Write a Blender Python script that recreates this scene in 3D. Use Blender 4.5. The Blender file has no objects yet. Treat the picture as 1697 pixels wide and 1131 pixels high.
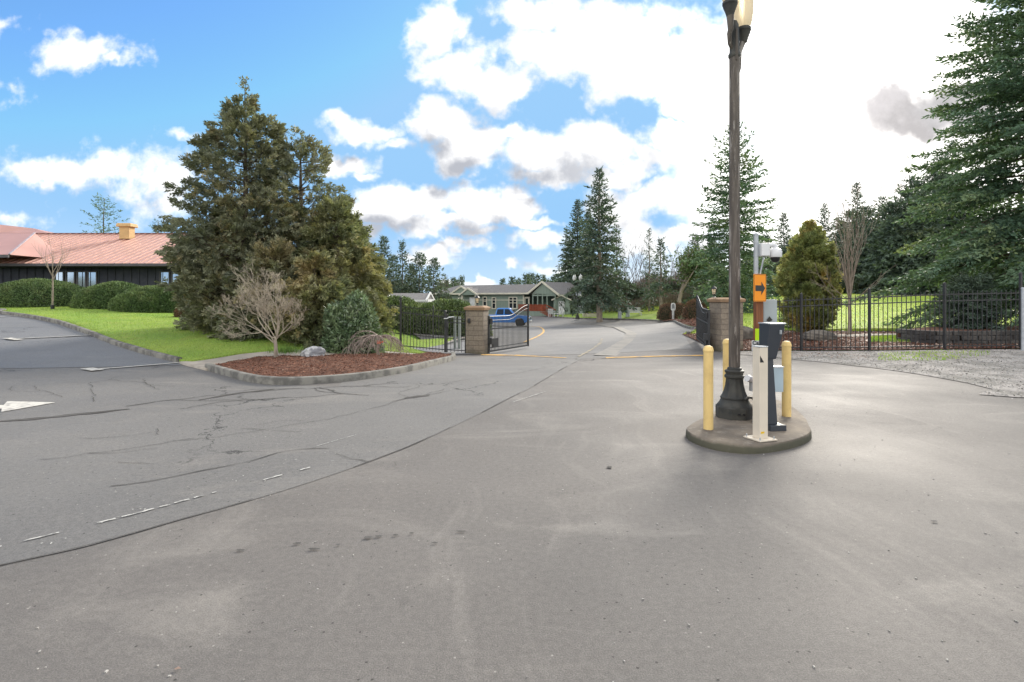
import bpy, math, random
import numpy as np
from mathutils import Vector, Matrix
from mathutils.geometry import delaunay_2d_cdt
R = math.radians
S = bpy.context.scene
COL = S.collection
# ------------------------------------------------------------------ camera
F, HZ, CX, W0 = 900.0, 495.0, 848.5, 1697.0      # focal length / horizon row / centre column of the photograph, in its pixels
CAMH = 1.7
cam_d = bpy.data.cameras.new('camera'); cam = bpy.data.objects.new('camera', cam_d); COL.objects.link(cam)
cam.location = (0, 0, CAMH); cam.rotation_euler = (R(90), 0, 0)
cam_d.sensor_width = 36; cam_d.lens = 36*F/W0; cam_d.shift_y = (HZ-565.5)/W0
cam_d.clip_start = .05; cam_d.clip_end = 3000
S.camera = cam
# ------------------------------------------------------------------ light
SUN_AZ, SUN_EL = 31.0, 24.0
SUN_STR, SUN_ANGLE, SKY_STR, EXPO = 2.5, 21.0, .10, 1.33
sd = Vector((math.sin(R(SUN_AZ))*math.cos(R(SUN_EL)), math.cos(R(SUN_AZ))*math.cos(R(SUN_EL)), math.sin(R(SUN_EL))))
sl = bpy.data.lights.new('sun', 'SUN'); sl.energy = SUN_STR; sl.angle = R(SUN_ANGLE); sl.color = (1, .93, .82)
so = bpy.data.objects.new('sun', sl); COL.objects.link(so); so.location = (60, 90, 60)
so.rotation_euler = sd.to_track_quat('Z', 'Y').to_euler()
S.view_settings.view_transform = 'Standard'; S.view_settings.look = 'None'
S.view_settings.exposure = EXPO; S.view_settings.gamma = 1

def NT(nt):
    def n(t, **k):
        x = nt.nodes.new(t)
        for a, b in k.items(): setattr(x, a, b)
        return x
    def put(sock, v):
        if isinstance(v, bpy.types.NodeSocket): nt.links.new(v, sock)
        elif v is not None:
            try: sock.default_value = v
            except Exception: sock.default_value = (*v, 1) if len(v) == 3 else v[:3]
    def m(op, a, b=None, c=None, clamp=False):
        x = n('ShaderNodeMath', operation=op, use_clamp=clamp)
        for i, v in enumerate((a, b, c)):
            if v is not None: put(x.inputs[i], v)
        return x.outputs[0]
    def vm(op, a, b=None, c=None):
        x = n('ShaderNodeVectorMath', operation=op)
        for i, v in enumerate((a, b, c)):
            if v is not None: put(x.inputs[i], v)
        return x.outputs['Value'] if op in ('LENGTH', 'DOT_PRODUCT', 'DISTANCE') else x.outputs[0]
    def mix(f, a, b, mode='MIX'):
        x = n('ShaderNodeMix', data_type='RGBA', blend_type=mode)
        put(x.inputs[0], f); put(x.inputs[6], a); put(x.inputs[7], b)
        return x.outputs[2]
    def noise(vec, scale, detail=4, rough=.55, dist=0, col=False):
        x = n('ShaderNodeTexNoise'); put(x.inputs['Vector'], vec); x.inputs['Scale'].default_value = scale
        x.inputs['Detail'].default_value = detail; x.inputs['Roughness'].default_value = rough; x.inputs['Distortion'].default_value = dist
        return x.outputs['Color' if col else 'Fac']
    def ramp(v, a, b, lo=0., hi=1.):
        x = n('ShaderNodeMapRange', interpolation_type='SMOOTHSTEP')
        put(x.inputs[0], v); x.inputs[1].default_value = a; x.inputs[2].default_value = b; x.inputs[3].default_value = lo; x.inputs[4].default_value = hi
        return x.outputs[0]
    return n, put, m, vm, mix, noise, ramp

world = bpy.data.worlds.new('World'); S.world = world; world.use_nodes = True
nt = world.node_tree; nt.nodes.clear()
n, put, m, vm, mix, noise, ramp = NT(nt)
# cloud field group: direction-plane coordinates -> density
grp = bpy.data.node_groups.new('cloud_field', 'ShaderNodeTree')
grp.interface.new_socket('P', in_out='INPUT', socket_type='NodeSocketVector')
grp.interface.new_socket('F', in_out='OUTPUT', socket_type='NodeSocketFloat')
gn, gput, gm, gvm, gmix, gnoise, gramp = NT(grp)
gi, go = gn('NodeGroupInput'), gn('NodeGroupOutput')
BL = [(150,82,82,34,.8),(190,95,45,16,.7),(18,35,28,18,.5),(15,150,26,18,.45),
      (85,280,90,30,.75),(170,285,70,45,.85),(260,300,90,60,.8),(305,215,30,12,.45),(20,365,50,22,.6),
      (600,212,75,24,1),(655,235,40,16,.9),(575,265,58,22,1),(610,285,22,10,.8),
      (745,200,75,42,1.3),(790,235,70,55,1.4),(770,265,45,32,1.2),(840,215,50,25,1),
      (905,255,100,55,1.3),(985,235,85,50,1.3),(1050,270,60,40,1.1),(900,290,80,25,1.1),(1100,232,60,34,1.1),(1010,290,60,20,1.1),
      (680,340,90,42,1.3),(640,365,80,25,1.1),(790,345,95,48,1.4),(855,340,50,40,1.3),(740,375,110,22,1.2),(880,372,55,14,1),
      (715,45,52,62,1.3),(760,105,70,45,1.2),(830,145,80,34,1.1),(900,90,80,60,1.3),(880,20,80,40,1.2),(985,60,120,70,1.4),(1060,120,100,60,1.3),(1130,160,60,45,1.1),
      (1010,345,80,52,1.1),(1120,330,110,38,1.1),(1200,150,50,60,.9),
      (745,412,80,13,.9),(700,425,70,12,.8),(842,432,18,12,1),(780,390,60,16,.9),(900,400,70,16,.9),(930,440,80,14,.8),(760,468,40,8,.9),(800,470,30,8,.9),(600,395,50,20,.8),(1050,400,90,40,.9)]
acc = None
wob = gvm('SCALE', gvm('SUBTRACT', gnoise(gi.outputs[0], 9, 4, .6, col=True), (.5,.5,.5)))
wob.node.inputs['Scale'].default_value = .12
P = gvm('ADD', gi.outputs[0], wob)
for (bx, by, rx, ry, st) in BL:
    cx, cy, ax, ay = (bx-CX)/F, (HZ-by)/F, rx/F*1.05, ry/F*1.05
    d = gvm('LENGTH', gvm('MULTIPLY_ADD', P, (1/ax, 1/ay, 0), (-cx/ax, -cy/ay, 0)))
    v = gm('MULTIPLY_ADD', d, -st*.95, st*.85)
    acc = v if acc is None else gm('MAXIMUM', acc, v)
acc = gm('MAXIMUM', acc, -1.5)
nz = gnoise(gi.outputs[0], 10, 7, .58)
acc = gm('ADD', acc, gm('MULTIPLY_ADD', nz, 1.9, -.95)); acc = gm('ADD', acc, gm('MULTIPLY_ADD', gnoise(gi.outputs[0], 34, 4, .6), .7, -.33))
grp.links.new(acc, go.inputs[0])

tc = n('ShaderNodeTexCoord'); D = tc.outputs['Generated']
sep = n('ShaderNodeSeparateXYZ'); put(sep.inputs[0], D)
dy = m('MAXIMUM', sep.outputs[1], .06)
cmb = n('ShaderNodeCombineXYZ'); put(cmb.inputs[0], m('DIVIDE', sep.outputs[0], dy)); put(cmb.inputs[1], m('DIVIDE', sep.outputs[2], dy))
g1 = n('ShaderNodeGroup'); g1.node_tree = grp; put(g1.inputs[0], cmb.outputs[0])
g2 = n('ShaderNodeGroup'); g2.node_tree = grp; put(g2.inputs[0], vm('ADD', cmb.outputs[0], (.026, .046, 0)))
f1, f2 = g1.outputs[0], g2.outputs[0]
sky = n('ShaderNodeTexSky', sky_type='NISHITA'); sky.sun_disc = False
sky.sun_elevation = R(SUN_EL); sky.sun_rotation = R(SUN_AZ); sky.air_density = 1.0; sky.dust_density = .6; sky.ozone_density = 1.6
skc = vm('MINIMUM', vm('MULTIPLY', sky.outputs[0], (.50, .76, .98)), (1.35, 2.5, 3.9))
sdot = vm('DOT_PRODUCT', vm('NORMALIZE', D), tuple(sd))
glow = m('MULTIPLY', m('POWER', m('MAXIMUM', sdot, 0), 14), 1.0)
glow2 = ramp(sdot, .86, .985)
# unseen bright cloud added behind the camera and overhead as white fill light
gen = noise(vm('MULTIPLY', D, (1, 1, 2.2)), 2.6, 6, .55)
back = m('MULTIPLY', ramp(gen, .40, .56), m('MAXIMUM', ramp(sep.outputs[1], .45, .1), ramp(sep.outputs[2], .58, .75)))
cov = m('MAXIMUM', ramp(f1, -.16, .55), m('MULTIPLY', back, .95))
shade = m('MULTIPLY', ramp(f2, .12, 1.05), m('MULTIPLY', m('SUBTRACT', 1, m('MULTIPLY', glow2, .6)), ramp(m('DIVIDE', sep.outputs[2], dy), .40, .27, .22, 1.)))
cl = mix(shade, (5.2, 5.15, 5.1, 1), (2.1, 2.15, 2.35, 1))
cl = mix(ramp(sep.outputs[1], .25, -.15), cl, (12.5, 12.0, 11.2, 1))
c = mix(m('MULTIPLY', cov, .97), skc, cl)
# whitening round the sun
nzw = m('SUBTRACT', noise(cmb.outputs[0], 6, 5, .6), .5)
wf = m('MAXIMUM', ramp(m('MULTIPLY_ADD', nzw, .10, sdot), .968, .992), m('MULTIPLY', ramp(f1, -.3, .3), ramp(sdot, .95, .98)))
sd2 = Vector((math.sin(R(35))*math.cos(R(9)), math.cos(R(35))*math.cos(R(9)), math.sin(R(9))))
sdot2 = vm('DOT_PRODUCT', vm('NORMALIZE', D), tuple(sd2))
wf = m('MAXIMUM', wf, m('MULTIPLY', ramp(m('MULTIPLY_ADD', nzw, .10, sdot2), .935, .985), .92))
c = mix(m('MULTIPLY', wf, .97), c, (9.5, 9.1, 8.6, 1))
# low haze band
c = mix(m('MULTIPLY', ramp(m('ABSOLUTE', sep.outputs[2]), .15, 0), m('MULTIPLY_ADD', ramp(sep.outputs[0], -.05, .22), .5, .35)), c, (4.2, 4.5, 4.7, 1))
# two grey clouds near the sun
def cloudlet(px, py, rx, ry, c, colr, amt):
    q = vm('ADD', cmb.outputs[0], vm('MULTIPLY', vm('SUBTRACT', noise(cmb.outputs[0], 7, 5, .6, col=True), (.5,.5,.5)), (.26,.15,0)))
    d = vm('LENGTH', vm('MULTIPLY_ADD', q, (F/rx, F/ry, 0), (-(px-CX)/rx, -(HZ-py)/ry, 0)))
    colr = mix(ramp(noise(cmb.outputs[0], 14, 5, .6), .35, .65), colr, tuple(k*1.45 for k in colr[:3])+(1,))
    return mix(m('MULTIPLY', ramp(d, 1.2, .45), m('MULTIPLY', ramp(sep.outputs[1], .05, .1), amt)), c, colr)
c = cloudlet(1510, 188, 120, 44, c, (2.15, 2.05, 2.08, 1), .95)
c = cloudlet(1600, 170, 90, 45, c, (2.0, 1.95, 1.98, 1), .95)
c = cloudlet(1455, 305, 70, 14, c, (4.6, 4.2, 4.0, 1), .8)
c = cloudlet(1140, 385, 50, 16, c, (4.6, 4.3, 4.3, 1), .7)
bg = n('ShaderNodeBackground'); put(bg.inputs[0], c); bg.inputs[1].default_value = SKY_STR
wo = n('ShaderNodeOutputWorld'); nt.links.new(bg.outputs[0], wo.inputs[0])

# ------------------------------------------------------------------ terrain height: thin-plate surface through surveyed points
def up(px, row, y): return ((px-CX)/F*y, y, CAMH-(row-HZ)/F*y)
CP = []
for x in (-30,-18,-9,0,9,18,30):
    for y in (-12,-4,3,8): CP.append((x,y,0.))
CP += [(-6,11,0),(2,11,0),(8,11,0),(14,11,0),(20,11,0),(-12,10,0),(-20,12,.05)]
for q in [(790,587,22),(1195,583,19.8),(1000,588.5,20.6),(300,600,14.7),(195,572,17.5),(129,547,20.5),(92,535,22.5),(46,526,24.5),(0,520,26),
          (200,513,30),(60,511,31),(300,522,29),(420,553,20),(540,583,17),(700,551,31),(700,577,24),(850,541,54),(930,527,68),(1000,528,64),(1060,531,58),
          (1100,534.5,50),(1155,546,33),(867,521,80),(712,524,88),(1328,582,18.3),(1440,582,17.5),(1564,580,16.9),(1689,579,16.6),
          (1450,560,21),(1450,545,25),(1450,520,36),(1450,500,48),(1450,489,60),(1690,556,21),(1690,522,33),(1690,497,48),(1690,490,60),
          (1250,545,27),(1240,520,40),(1290,497,55),(1180,520,50),(752,594,18.6)]: CP.append(up(*q))
CP += [(-36,36,1.35),(-24,36,1.35),(-60,40,1.6),(-14,36,.8),(-8,45,-.3),(-30,70,.0),(-20,100,-.6),(-60,120,.5),(0,120,-.8),(0,200,-1),(40,90,2.6),(80,90,3),
       (60,40,2),(40,12,.3),(80,0,0),(-60,0,0),(-60,15,.3),(-45,26,1.1),(200,0,0),(-200,0,0),(200,200,3),(-200,200,1),(0,500,0),(-300,500,0),(300,500,2),(0,-100,0),(100,-100,0),(-100,-100,0)]
CP = np.array(CP, float)
def _k(r2): return .5*r2*np.log(r2+1e-9)
_n = len(CP); _d2 = ((CP[:,None,:2]-CP[None,:,:2])**2).sum(-1)
_A = np.zeros((_n+3,_n+3)); _A[:_n,:_n] = _k(_d2)+np.eye(_n)*.01; _A[:_n,_n] = 1; _A[:_n,_n+1:] = CP[:,:2]; _A[_n,:_n] = 1; _A[_n+1:,:_n] = CP[:,:2].T
_w = np.linalg.solve(_A, np.concatenate([CP[:,2],[0,0,0]]))
def gz(XY):
    XY = np.asarray(XY, float).reshape(-1,2); out = np.empty(len(XY))
    for i in range(0, len(XY), 20000):
        q = XY[i:i+20000]; d2 = ((q[:,None,:]-CP[None,:,:2])**2).sum(-1)
        s_ = np.clip((q[:,1]-6.5)/4.5,0,1); s_ = np.where(np.abs(q[:,0])<45, s_*s_*(3-2*s_), 1)
        out[i:i+20000] = (_k(d2)@_w[:_n]+_w[_n]+q@_w[_n+1:])*s_
    return out
def g(x, y): return float(gz([(x,y)])[0])
_ys = np.concatenate([np.linspace(2,40,800), np.linspace(40.1,200,800)])
def gp(px, row):
    """where the ray through a point of the photograph meets the ground"""
    xs = (px-CX)/F*_ys; z = CAMH-(row-HZ)/F*_ys
    d = z-gz(np.stack([xs,_ys],1)); i = np.argmax(d<=0)
    if d[i] > 0: i = len(_ys)-1
    if i == 0: i = 1
    t = d[i-1]/(d[i-1]-d[i]) if d[i-1] != d[i] else 0
    y = _ys[i-1]+(_ys[i]-_ys[i-1])*t
    return ((px-CX)/F*y, y)

# ------------------------------------------------------------------ materials
MATS = {}
def mat(name, c1, c2=None, scale=3., rough=.8, bump=0., bscale=40., metal=0., spec=.3, stretch=(1,1,1), detail=5, lo=.35, hi=.65, trans=0., island=0., coat=0.):
    if name in MATS: return MATS[name]
    mt = bpy.data.materials.new(name); mt.use_nodes = True; t = mt.node_tree
    n, put, m, vm, mix, noise, ramp = NT(t)
    b = t.nodes['Principled BSDF']
    tcc = n('ShaderNodeTexCoord').outputs['Object']
    v = vm('MULTIPLY', tcc, stretch)
    c2 = c2 or tuple(k*.8 for k in c1)
    col = mix(ramp(noise(v, scale, detail), lo, hi), (*c1,1), (*c2,1))
    if island:
        gi = n('ShaderNodeNewGeometry').outputs['Random Per Island']
        col = mix(1.0, col, mix(gi, (1-island,)*3+(1,), (1+island,)*3+(1,)), 'MULTIPLY')
    put(b.inputs['Base Color'], col); b.inputs['Roughness'].default_value = rough; b.inputs['Metallic'].default_value = metal
    b.inputs['Specular IOR Level'].default_value = spec
    if coat: b.inputs['Coat Weight'].default_value = coat
    if bump:
        bn = n('ShaderNodeBump'); bn.inputs['Strength'].default_value = 1; bn.inputs['Distance'].default_value = bump
        put(bn.inputs['Height'], noise(v, bscale, 6, .65)); put(b.inputs['Normal'], bn.outputs[0])
    if trans:
        tr = n('ShaderNodeBsdfTranslucent'); put(tr.inputs[0], mix(1.0, col, (1.3,1.35,.7,1), 'MULTIPLY'))
        ms = n('ShaderNodeMixShader'); ms.inputs[0].default_value = trans
        t.links.new(b.outputs[0], ms.inputs[1]); t.links.new(tr.outputs[0], ms.inputs[2])
        t.links.new(ms.outputs[0], t.nodes['Material Output'].inputs[0])
    MATS[name] = mt; return mt

def asphalt_mat(name, base, dark, light, crack_scale=.45, crack_amt=.8, crack_lo=.52, dusty=.5, speck=1.0, streak=0.):
    mt = bpy.data.materials.new(name); mt.use_nodes = True; t = mt.node_tree
    n, put, m, vm, mix, noise, ramp = NT(t); b = t.nodes['Principled BSDF']
    P = n('ShaderNodeTexCoord').outputs['Object']
    c = mix(ramp(noise(P, .22, 4), .35, .65), (*base,1), (*dark,1))
    c = mix(m('MULTIPLY', ramp(noise(vm('MULTIPLY', P, (.5,1.3,1)), .8, 5, .6, 1.2), .5, .78), dusty), c, (*light,1))
    c = mix(m('MULTIPLY', ramp(noise(P, 2.4, 6, .7, .6), .62, .74), .35*dusty), c, (*[k*1.25 for k in light],1))
    c = mix(m('MULTIPLY', ramp(noise(P, 1.1, 6, .7, 2), .6, .8), .4), c, (*[k*.68 for k in dark],1))
    if streak: c = mix(m('MULTIPLY', ramp(noise(vm('MULTIPLY', vm('ADD', P, vm('MULTIPLY', noise(P, .25, 2, col=True), (2.5,2.5,0))), (2.6,.32,1)), 1.0, 5, .65), .52, .74), streak), c, (*[k*1.35 for k in light],1))
    # aggregate
    fine = noise(P, 120, 4, .75)
    c = mix(1.0, c, mix(ramp(fine, .3, .7), (.72,.72,.72,1), (1.28,1.28,1.28,1)), 'MULTIPLY')
    med = noise(P, 22, 3, .7)
    c = mix(1.0, c, mix(ramp(med, .3, .7), (.9,.9,.9,1), (1.1,1.1,1.1,1)), 'MULTIPLY')
    vo = n('ShaderNodeTexVoronoi'); put(vo.inputs['Vector'], P); vo.inputs['Scale'].default_value = 26
    vs = n('ShaderNodeSeparateColor'); put(vs.inputs[0], vo.outputs['Color'])
    c = mix(m('MULTIPLY', m('MULTIPLY', ramp(vo.outputs['Distance'], .2, .12), ramp(vs.outputs[0], .93, .95)), speck*.7), c, (.33,.31,.28,1))
    c = mix(m('MULTIPLY', m('MULTIPLY', ramp(vo.outputs['Distance'], .24, .14), ramp(vs.outputs[1], .93, .95)), speck*.8), c, (.025,.022,.02,1))
    # cracks
    dv = vm('ADD', P, vm('MULTIPLY', vm('SUBTRACT', noise(P, 1.3, 5, .65, col=True), (.5,.5,.5)), (1.6,1.6,0)))
    v2 = n('ShaderNodeTexVoronoi', feature='DISTANCE_TO_EDGE'); put(v2.inputs['Vector'], dv); v2.inputs['Scale'].default_value = crack_scale
    ck = m('MULTIPLY', ramp(v2.outputs['Distance'], .011, .002), ramp(noise(P, .35, 3), crack_lo, crack_lo+.08))
    c = mix(m('MULTIPLY', ck, crack_amt), c, (.025,.024,.023,1))
    put(b.inputs['Base Color'], c)
    put(b.inputs['Roughness'], m('MULTIPLY_ADD', noise(P, .6, 3), .3, .62)); b.inputs['Specular IOR Level'].default_value = .28
    bn = n('ShaderNodeBump'); bn.inputs['Distance'].default_value = .003; put(bn.inputs['Height'], m('ADD', fine, m('MULTIPLY', med, .6))); put(b.inputs['Normal'], bn.outputs[0])
    MATS[name] = mt; return mt

def leafmat(name, c1, c2, c3=None, scale=.8, trans=.25, island=.45, rough=.6, spec=.25, tip=0.4):
    """foliage: clump-scale colour drift, per-leaf variation, some light through the leaf"""
    mt = bpy.data.materials.new(name); mt.use_nodes = True; t = mt.node_tree
    n, put, m, vm, mix, noise, ramp = NT(t); b = t.nodes['Principled BSDF']
    P = n('ShaderNodeTexCoord').outputs['Object']
    c = mix(ramp(noise(P, scale, 4, .6), .38, .62), (*c1,1), (*c2,1))
    if c3: c = mix(m('MULTIPLY', ramp(noise(vm('ADD', P, (7,3,5)), scale*.9, 4, .7), .52, .68), tip*2), c, (*c3,1))
    gi = n('ShaderNodeNewGeometry').outputs['Random Per Island']
    c = mix(1.0, c, mix(gi, (1-island,)*3+(1,), (1+island,)*3+(1,)), 'MULTIPLY')
    put(b.inputs['Base Color'], c); b.inputs['Roughness'].default_value = rough; b.inputs['Specular IOR Level'].default_value = spec
    if trans:
        tr = n('ShaderNodeBsdfTranslucent'); put(tr.inputs[0], mix(1.0, c, (1.5,1.5,.8,1), 'MULTIPLY'))
        ms = n('ShaderNodeMixShader'); ms.inputs[0].default_value = trans
        t.links.new(b.outputs[0], ms.inputs[1]); t.links.new(tr.outputs[0], ms.inputs[2])
        t.links.new(ms.outputs[0], t.nodes['Material Output'].inputs[0])
    MATS[name] = mt; return mt

# ------------------------------------------------------------------ mesh helpers
def link(o, parent=None):
    COL.objects.link(o)
    if parent is not None: o.parent = parent
    return o
def tag(o, label, cat, group=None):
    o['label'] = label; o['category'] = cat
    if group: o['group'] = group
    return o
def thing(name, label, cat, loc=(0,0,0), rz=0, group=None):
    o = bpy.data.objects.new(name, None); o.empty_display_size = .2; link(o)
    o.location = loc; o.rotation_euler = (0,0,rz)
    return tag(o, label, cat, group)
def struct(o, kind='structure'):
    o['kind'] = kind; return o
def copy_tree(o, parent=None, loc=None, rz=None, sc=None, label=None, group=None):
    c = o.copy(); COL.objects.link(c)
    if parent is not None: c.parent = parent
    if loc is not None: c.location = loc
    if rz is not None: c.rotation_euler[2] = rz
    if sc is not None: c.scale = sc if hasattr(sc, '__len__') else (sc,)*3
    if label: c['label'] = label
    if group: c['group'] = group
    for ch in list(o.children): copy_tree(ch, c)
    return c

class MB:
    def __init__(s): s.v = []; s.f = []
    def add(s, vs, fs):
        k = len(s.v); s.v += [tuple(v) for v in vs]; s.f += [tuple(i+k for i in f) for f in fs]; return s
    def box(s, c, d, rz=0, M=None):
        x, y, z = d[0]/2, d[1]/2, d[2]/2; cs, sn = math.cos(rz), math.sin(rz)
        vs = []
        for (a,b,e) in ((-x,-y,-z),(x,-y,-z),(x,y,-z),(-x,y,-z),(-x,-y,z),(x,-y,z),(x,y,z),(-x,y,z)):
            p = Vector((a*cs-b*sn+c[0], a*sn+b*cs+c[1], e+c[2])); vs.append(M@p if M else p)
        return s.add(vs, [(0,3,2,1),(4,5,6,7),(0,1,5,4),(1,2,6,5),(2,3,7,6),(3,0,4,7)])
    def beam(s, a, b, w, h):
        """box bar from a to b, w wide, h high"""
        a, b = Vector(a), Vector(b); d = (b-a).normalized()
        sd_ = d.cross(Vector((0,0,1)));
        sd_ = Vector((1,0,0)) if sd_.length < 1e-4 else sd_.normalized()
        u = sd_.cross(d).normalized()
        vs = [p+sd_*sx*w/2+u*sz*h/2 for p in (a,b) for sx,sz in ((-1,-1),(1,-1),(1,1),(-1,1))]
        return s.add(vs, [(0,1,2,3),(7,6,5,4),(0,4,5,1),(1,5,6,2),(2,6,7,3),(3,7,4,0)])
    def tube(s, pts, rad, n=8, cap=True):
        pts = [Vector(p) for p in pts]; m_ = len(pts)
        rad = rad if hasattr(rad, '__len__') else [rad]*m_
        k = len(s.v); ref = None
        for i, p in enumerate(pts):
            d = (pts[min(i+1,m_-1)]-pts[max(i-1,0)]).normalized()
            if ref is None: ref = d.orthogonal().normalized()
            else: ref = (ref-d*ref.dot(d)).normalized()
            b = d.cross(ref)
            for j in range(n):
                a = 2*math.pi*j/n; s.v.append(tuple(p+(ref*math.cos(a)+b*math.sin(a))*rad[i]))
        for i in range(m_-1):
            for j in range(n):
                s.f.append((k+i*n+j, k+i*n+(j+1)%n, k+(i+1)*n+(j+1)%n, k+(i+1)*n+j))
        if cap: s.f.append(tuple(k+j for j in reversed(range(n)))); s.f.append(tuple(k+(m_-1)*n+j for j in range(n)))
        return s
    def lathe(s, prof, n=24, c=(0,0,0), flute=0, nf=0):
        k = len(s.v)
        for (r, z) in prof:
            for j in range(n):
                a = 2*math.pi*j/n; rr = r*(1+(flute*math.cos(nf*a) if nf else 0)); s.v.append((c[0]+rr*math.cos(a), c[1]+rr*math.sin(a), c[2]+z))
        for i in range(len(prof)-1):
            for j in range(n): s.f.append((k+i*n+j, k+i*n+(j+1)%n, k+(i+1)*n+(j+1)%n, k+(i+1)*n+j))
        s.f.append(tuple(k+j for j in reversed(range(n)))); s.f.append(tuple(k+(len(prof)-1)*n+j for j in range(n)))
        return s
    def prism(s, poly, lo, hi, axis='y', taper=None):
        """poly in the plane across the axis, extruded lo..hi"""
        n = len(poly); f3 = {'y': lambda a,b,t:(a,t,b), 'x': lambda a,b,t:(t,a,b), 'z': lambda a,b,t:(a,b,t)}[axis]
        vs = [f3(a,b,lo) for a,b in poly]+[f3(a,b,hi) for a,b in poly]
        fs = [tuple(range(n)), tuple(reversed(range(n,2*n)))]+[(i,(i+1)%n+0,(i+1)%n+n,i+n)[::-1] for i in range(n)]
        return s.add(vs, fs)
    def build(s, name, mt, parent=None, smooth=False, bevel=0., seg=2, loc=None, fix=True):
        me = bpy.data.meshes.new(name); me.from_pydata(s.v, [], s.f); me.materials.append(mt)
        if fix:
            import bmesh
            bm = bmesh.new(); bm.from_mesh(me); bmesh.ops.recalc_face_normals(bm, faces=bm.faces); bm.to_mesh(me); bm.free()
        if smooth:
            me.polygons.foreach_set('use_smooth', [True]*len(me.polygons))
            try: me.set_sharp_from_angle(angle=R(40))
            except Exception: pass
        o = bpy.data.objects.new(name, me); link(o, parent)
        if loc is not None: o.location = loc
        if bevel:
            b = o.modifiers.new('bevel', 'BEVEL'); b.width = bevel; b.segments = seg; b.limit_method = 'ANGLE'; b.angle_limit = R(35)
        return o

def np_mesh(name, V, Fc, mt, parent=None, smooth=False):
    """V (n,3), Fc (m,k) index array"""
    me = bpy.data.meshes.new(name); V = np.ascontiguousarray(V, np.float32); k = Fc.shape[1]
    me.vertices.add(len(V)); me.vertices.foreach_set('co', V.ravel())
    me.loops.add(Fc.size); me.loops.foreach_set('vertex_index', Fc.astype(np.int32).ravel())
    me.polygons.add(len(Fc)); me.polygons.foreach_set('loop_start', np.arange(0, Fc.size, k, dtype=np.int32))
    try: me.polygons.foreach_set('loop_total', np.full(len(Fc), k, np.int32))
    except Exception: pass
    me.polygons.foreach_set('use_smooth', np.full(len(Fc), smooth)); me.materials.append(mt); me.update(calc_edges=True)
    o = bpy.data.objects.new(name, me); link(o, parent); return o

def smooth_line(pts, step=.3, closed=False):
    """Catmull-Rom through 2D points, resampled"""
    P = [Vector(p) for p in pts]; n_ = len(P); out = []
    rng = range(n_) if closed else range(n_-1)
    for i in rng:
        p0 = P[(i-1)%n_] if closed or i > 0 else P[0]*2-P[1]; p1 = P[i]; p2 = P[(i+1)%n_]
        p3 = P[(i+2)%n_] if closed or i+2 < n_ else P[-1]*2-P[-2]
        k = max(2, int((p2-p1).length/step))
        for j in range(k):
            t = j/k
            out.append(.5*((2*p1)+(p2-p0)*t+(2*p0-5*p1+4*p2-p3)*t*t+(3*p1-p0-3*p2+p3)*t**3))
    if not closed: out.append(P[-1])
    return [tuple(p) for p in out]

def region(name, poly, mt, dz=0., res=.8, skirt=0., bump=None, res_far=None):
    """a patch of ground inside the outline, following the terrain"""
    poly = [tuple(p)[:2] for p in poly]; A = np.array(poly); lo, hi = A.min(0), A.max(0)
    def inside(Q):
        c = np.zeros(len(Q), bool); j = len(A)-1
        for i in range(len(A)):
            xi, yi = A[i]; xj, yj = A[j]
            k = ((yi > Q[:,1]) != (yj > Q[:,1])) & (Q[:,0] < (xj-xi)*(Q[:,1]-yi)/(yj-yi+1e-12)+xi); c ^= k; j = i
        return c
    pts = []
    ys = []; y = lo[1]
    while y < hi[1]:
        ys.append(y); y += res*(1 if not res_far else max(1, (y-20)/25))
    for yy in ys:
        r = res*(1 if not res_far else max(1, (yy-20)/25)); pts.append(np.stack([np.arange(lo[0], hi[0], r), np.full(len(np.arange(lo[0], hi[0], r)), yy)], 1))
    Q = np.concatenate(pts) if pts else np.zeros((0,2)); Q = Q[inside(Q)]
    # keep clear of the boundary
    B = []
    for i in range(len(A)):
        p, q = A[i], A[(i+1)%len(A)]; k = max(1, int(np.linalg.norm(q-p)/(res))); B += [tuple(p+(q-p)*t/k) for t in range(k)]
    Bn = np.array(B)
    if len(Q):
        ok = np.ones(len(Q), bool)
        for i in range(0, len(Q), 4000): ok[i:i+4000] = (((Q[i:i+4000,None]-Bn[None])**2).sum(-1).min(1) > (res*.3)**2)
        Q = Q[ok]
    vs = [Vector(p) for p in B]+[Vector(p) for p in Q]
    r = delaunay_2d_cdt(vs, [], [list(range(len(B)))], 1, 1e-5)
    V = np.array([tuple(v) for v in r[0]]); z = gz(V)+dz
    if bump: z = z+bump(V)
    V3 = [(a,b,c) for (a,b),c in zip(V, z)]; fs = [tuple(f) for f in r[2]]
    if skirt:
        from collections import Counter
        ec = Counter(); dire = {}
        for f in fs:
            for a, b in zip(f, f[1:]+f[:1]): ec[frozenset((a,b))] += 1; dire[frozenset((a,b))] = (a,b)
        low = {}
        for e, cnt in ec.items():
            if cnt == 1:
                a, b = dire[e]
                for q in (a,b):
                    if q not in low: low[q] = len(V3); V3.append((V3[q][0], V3[q][1], V3[q][2]-skirt))
                fs.append((b,a,low[a],low[b]))
    me = bpy.data.meshes.new(name); me.from_pydata(V3, [], fs); me.materials.append(mt)
    me.polygons.foreach_set('use_smooth', [True]*len(me.polygons)); me.update()
    o = bpy.data.objects.new(name, me); link(o)
    if me.polygons and me.polygons[0].normal.z < 0: me.flip_normals()
    return o

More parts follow.
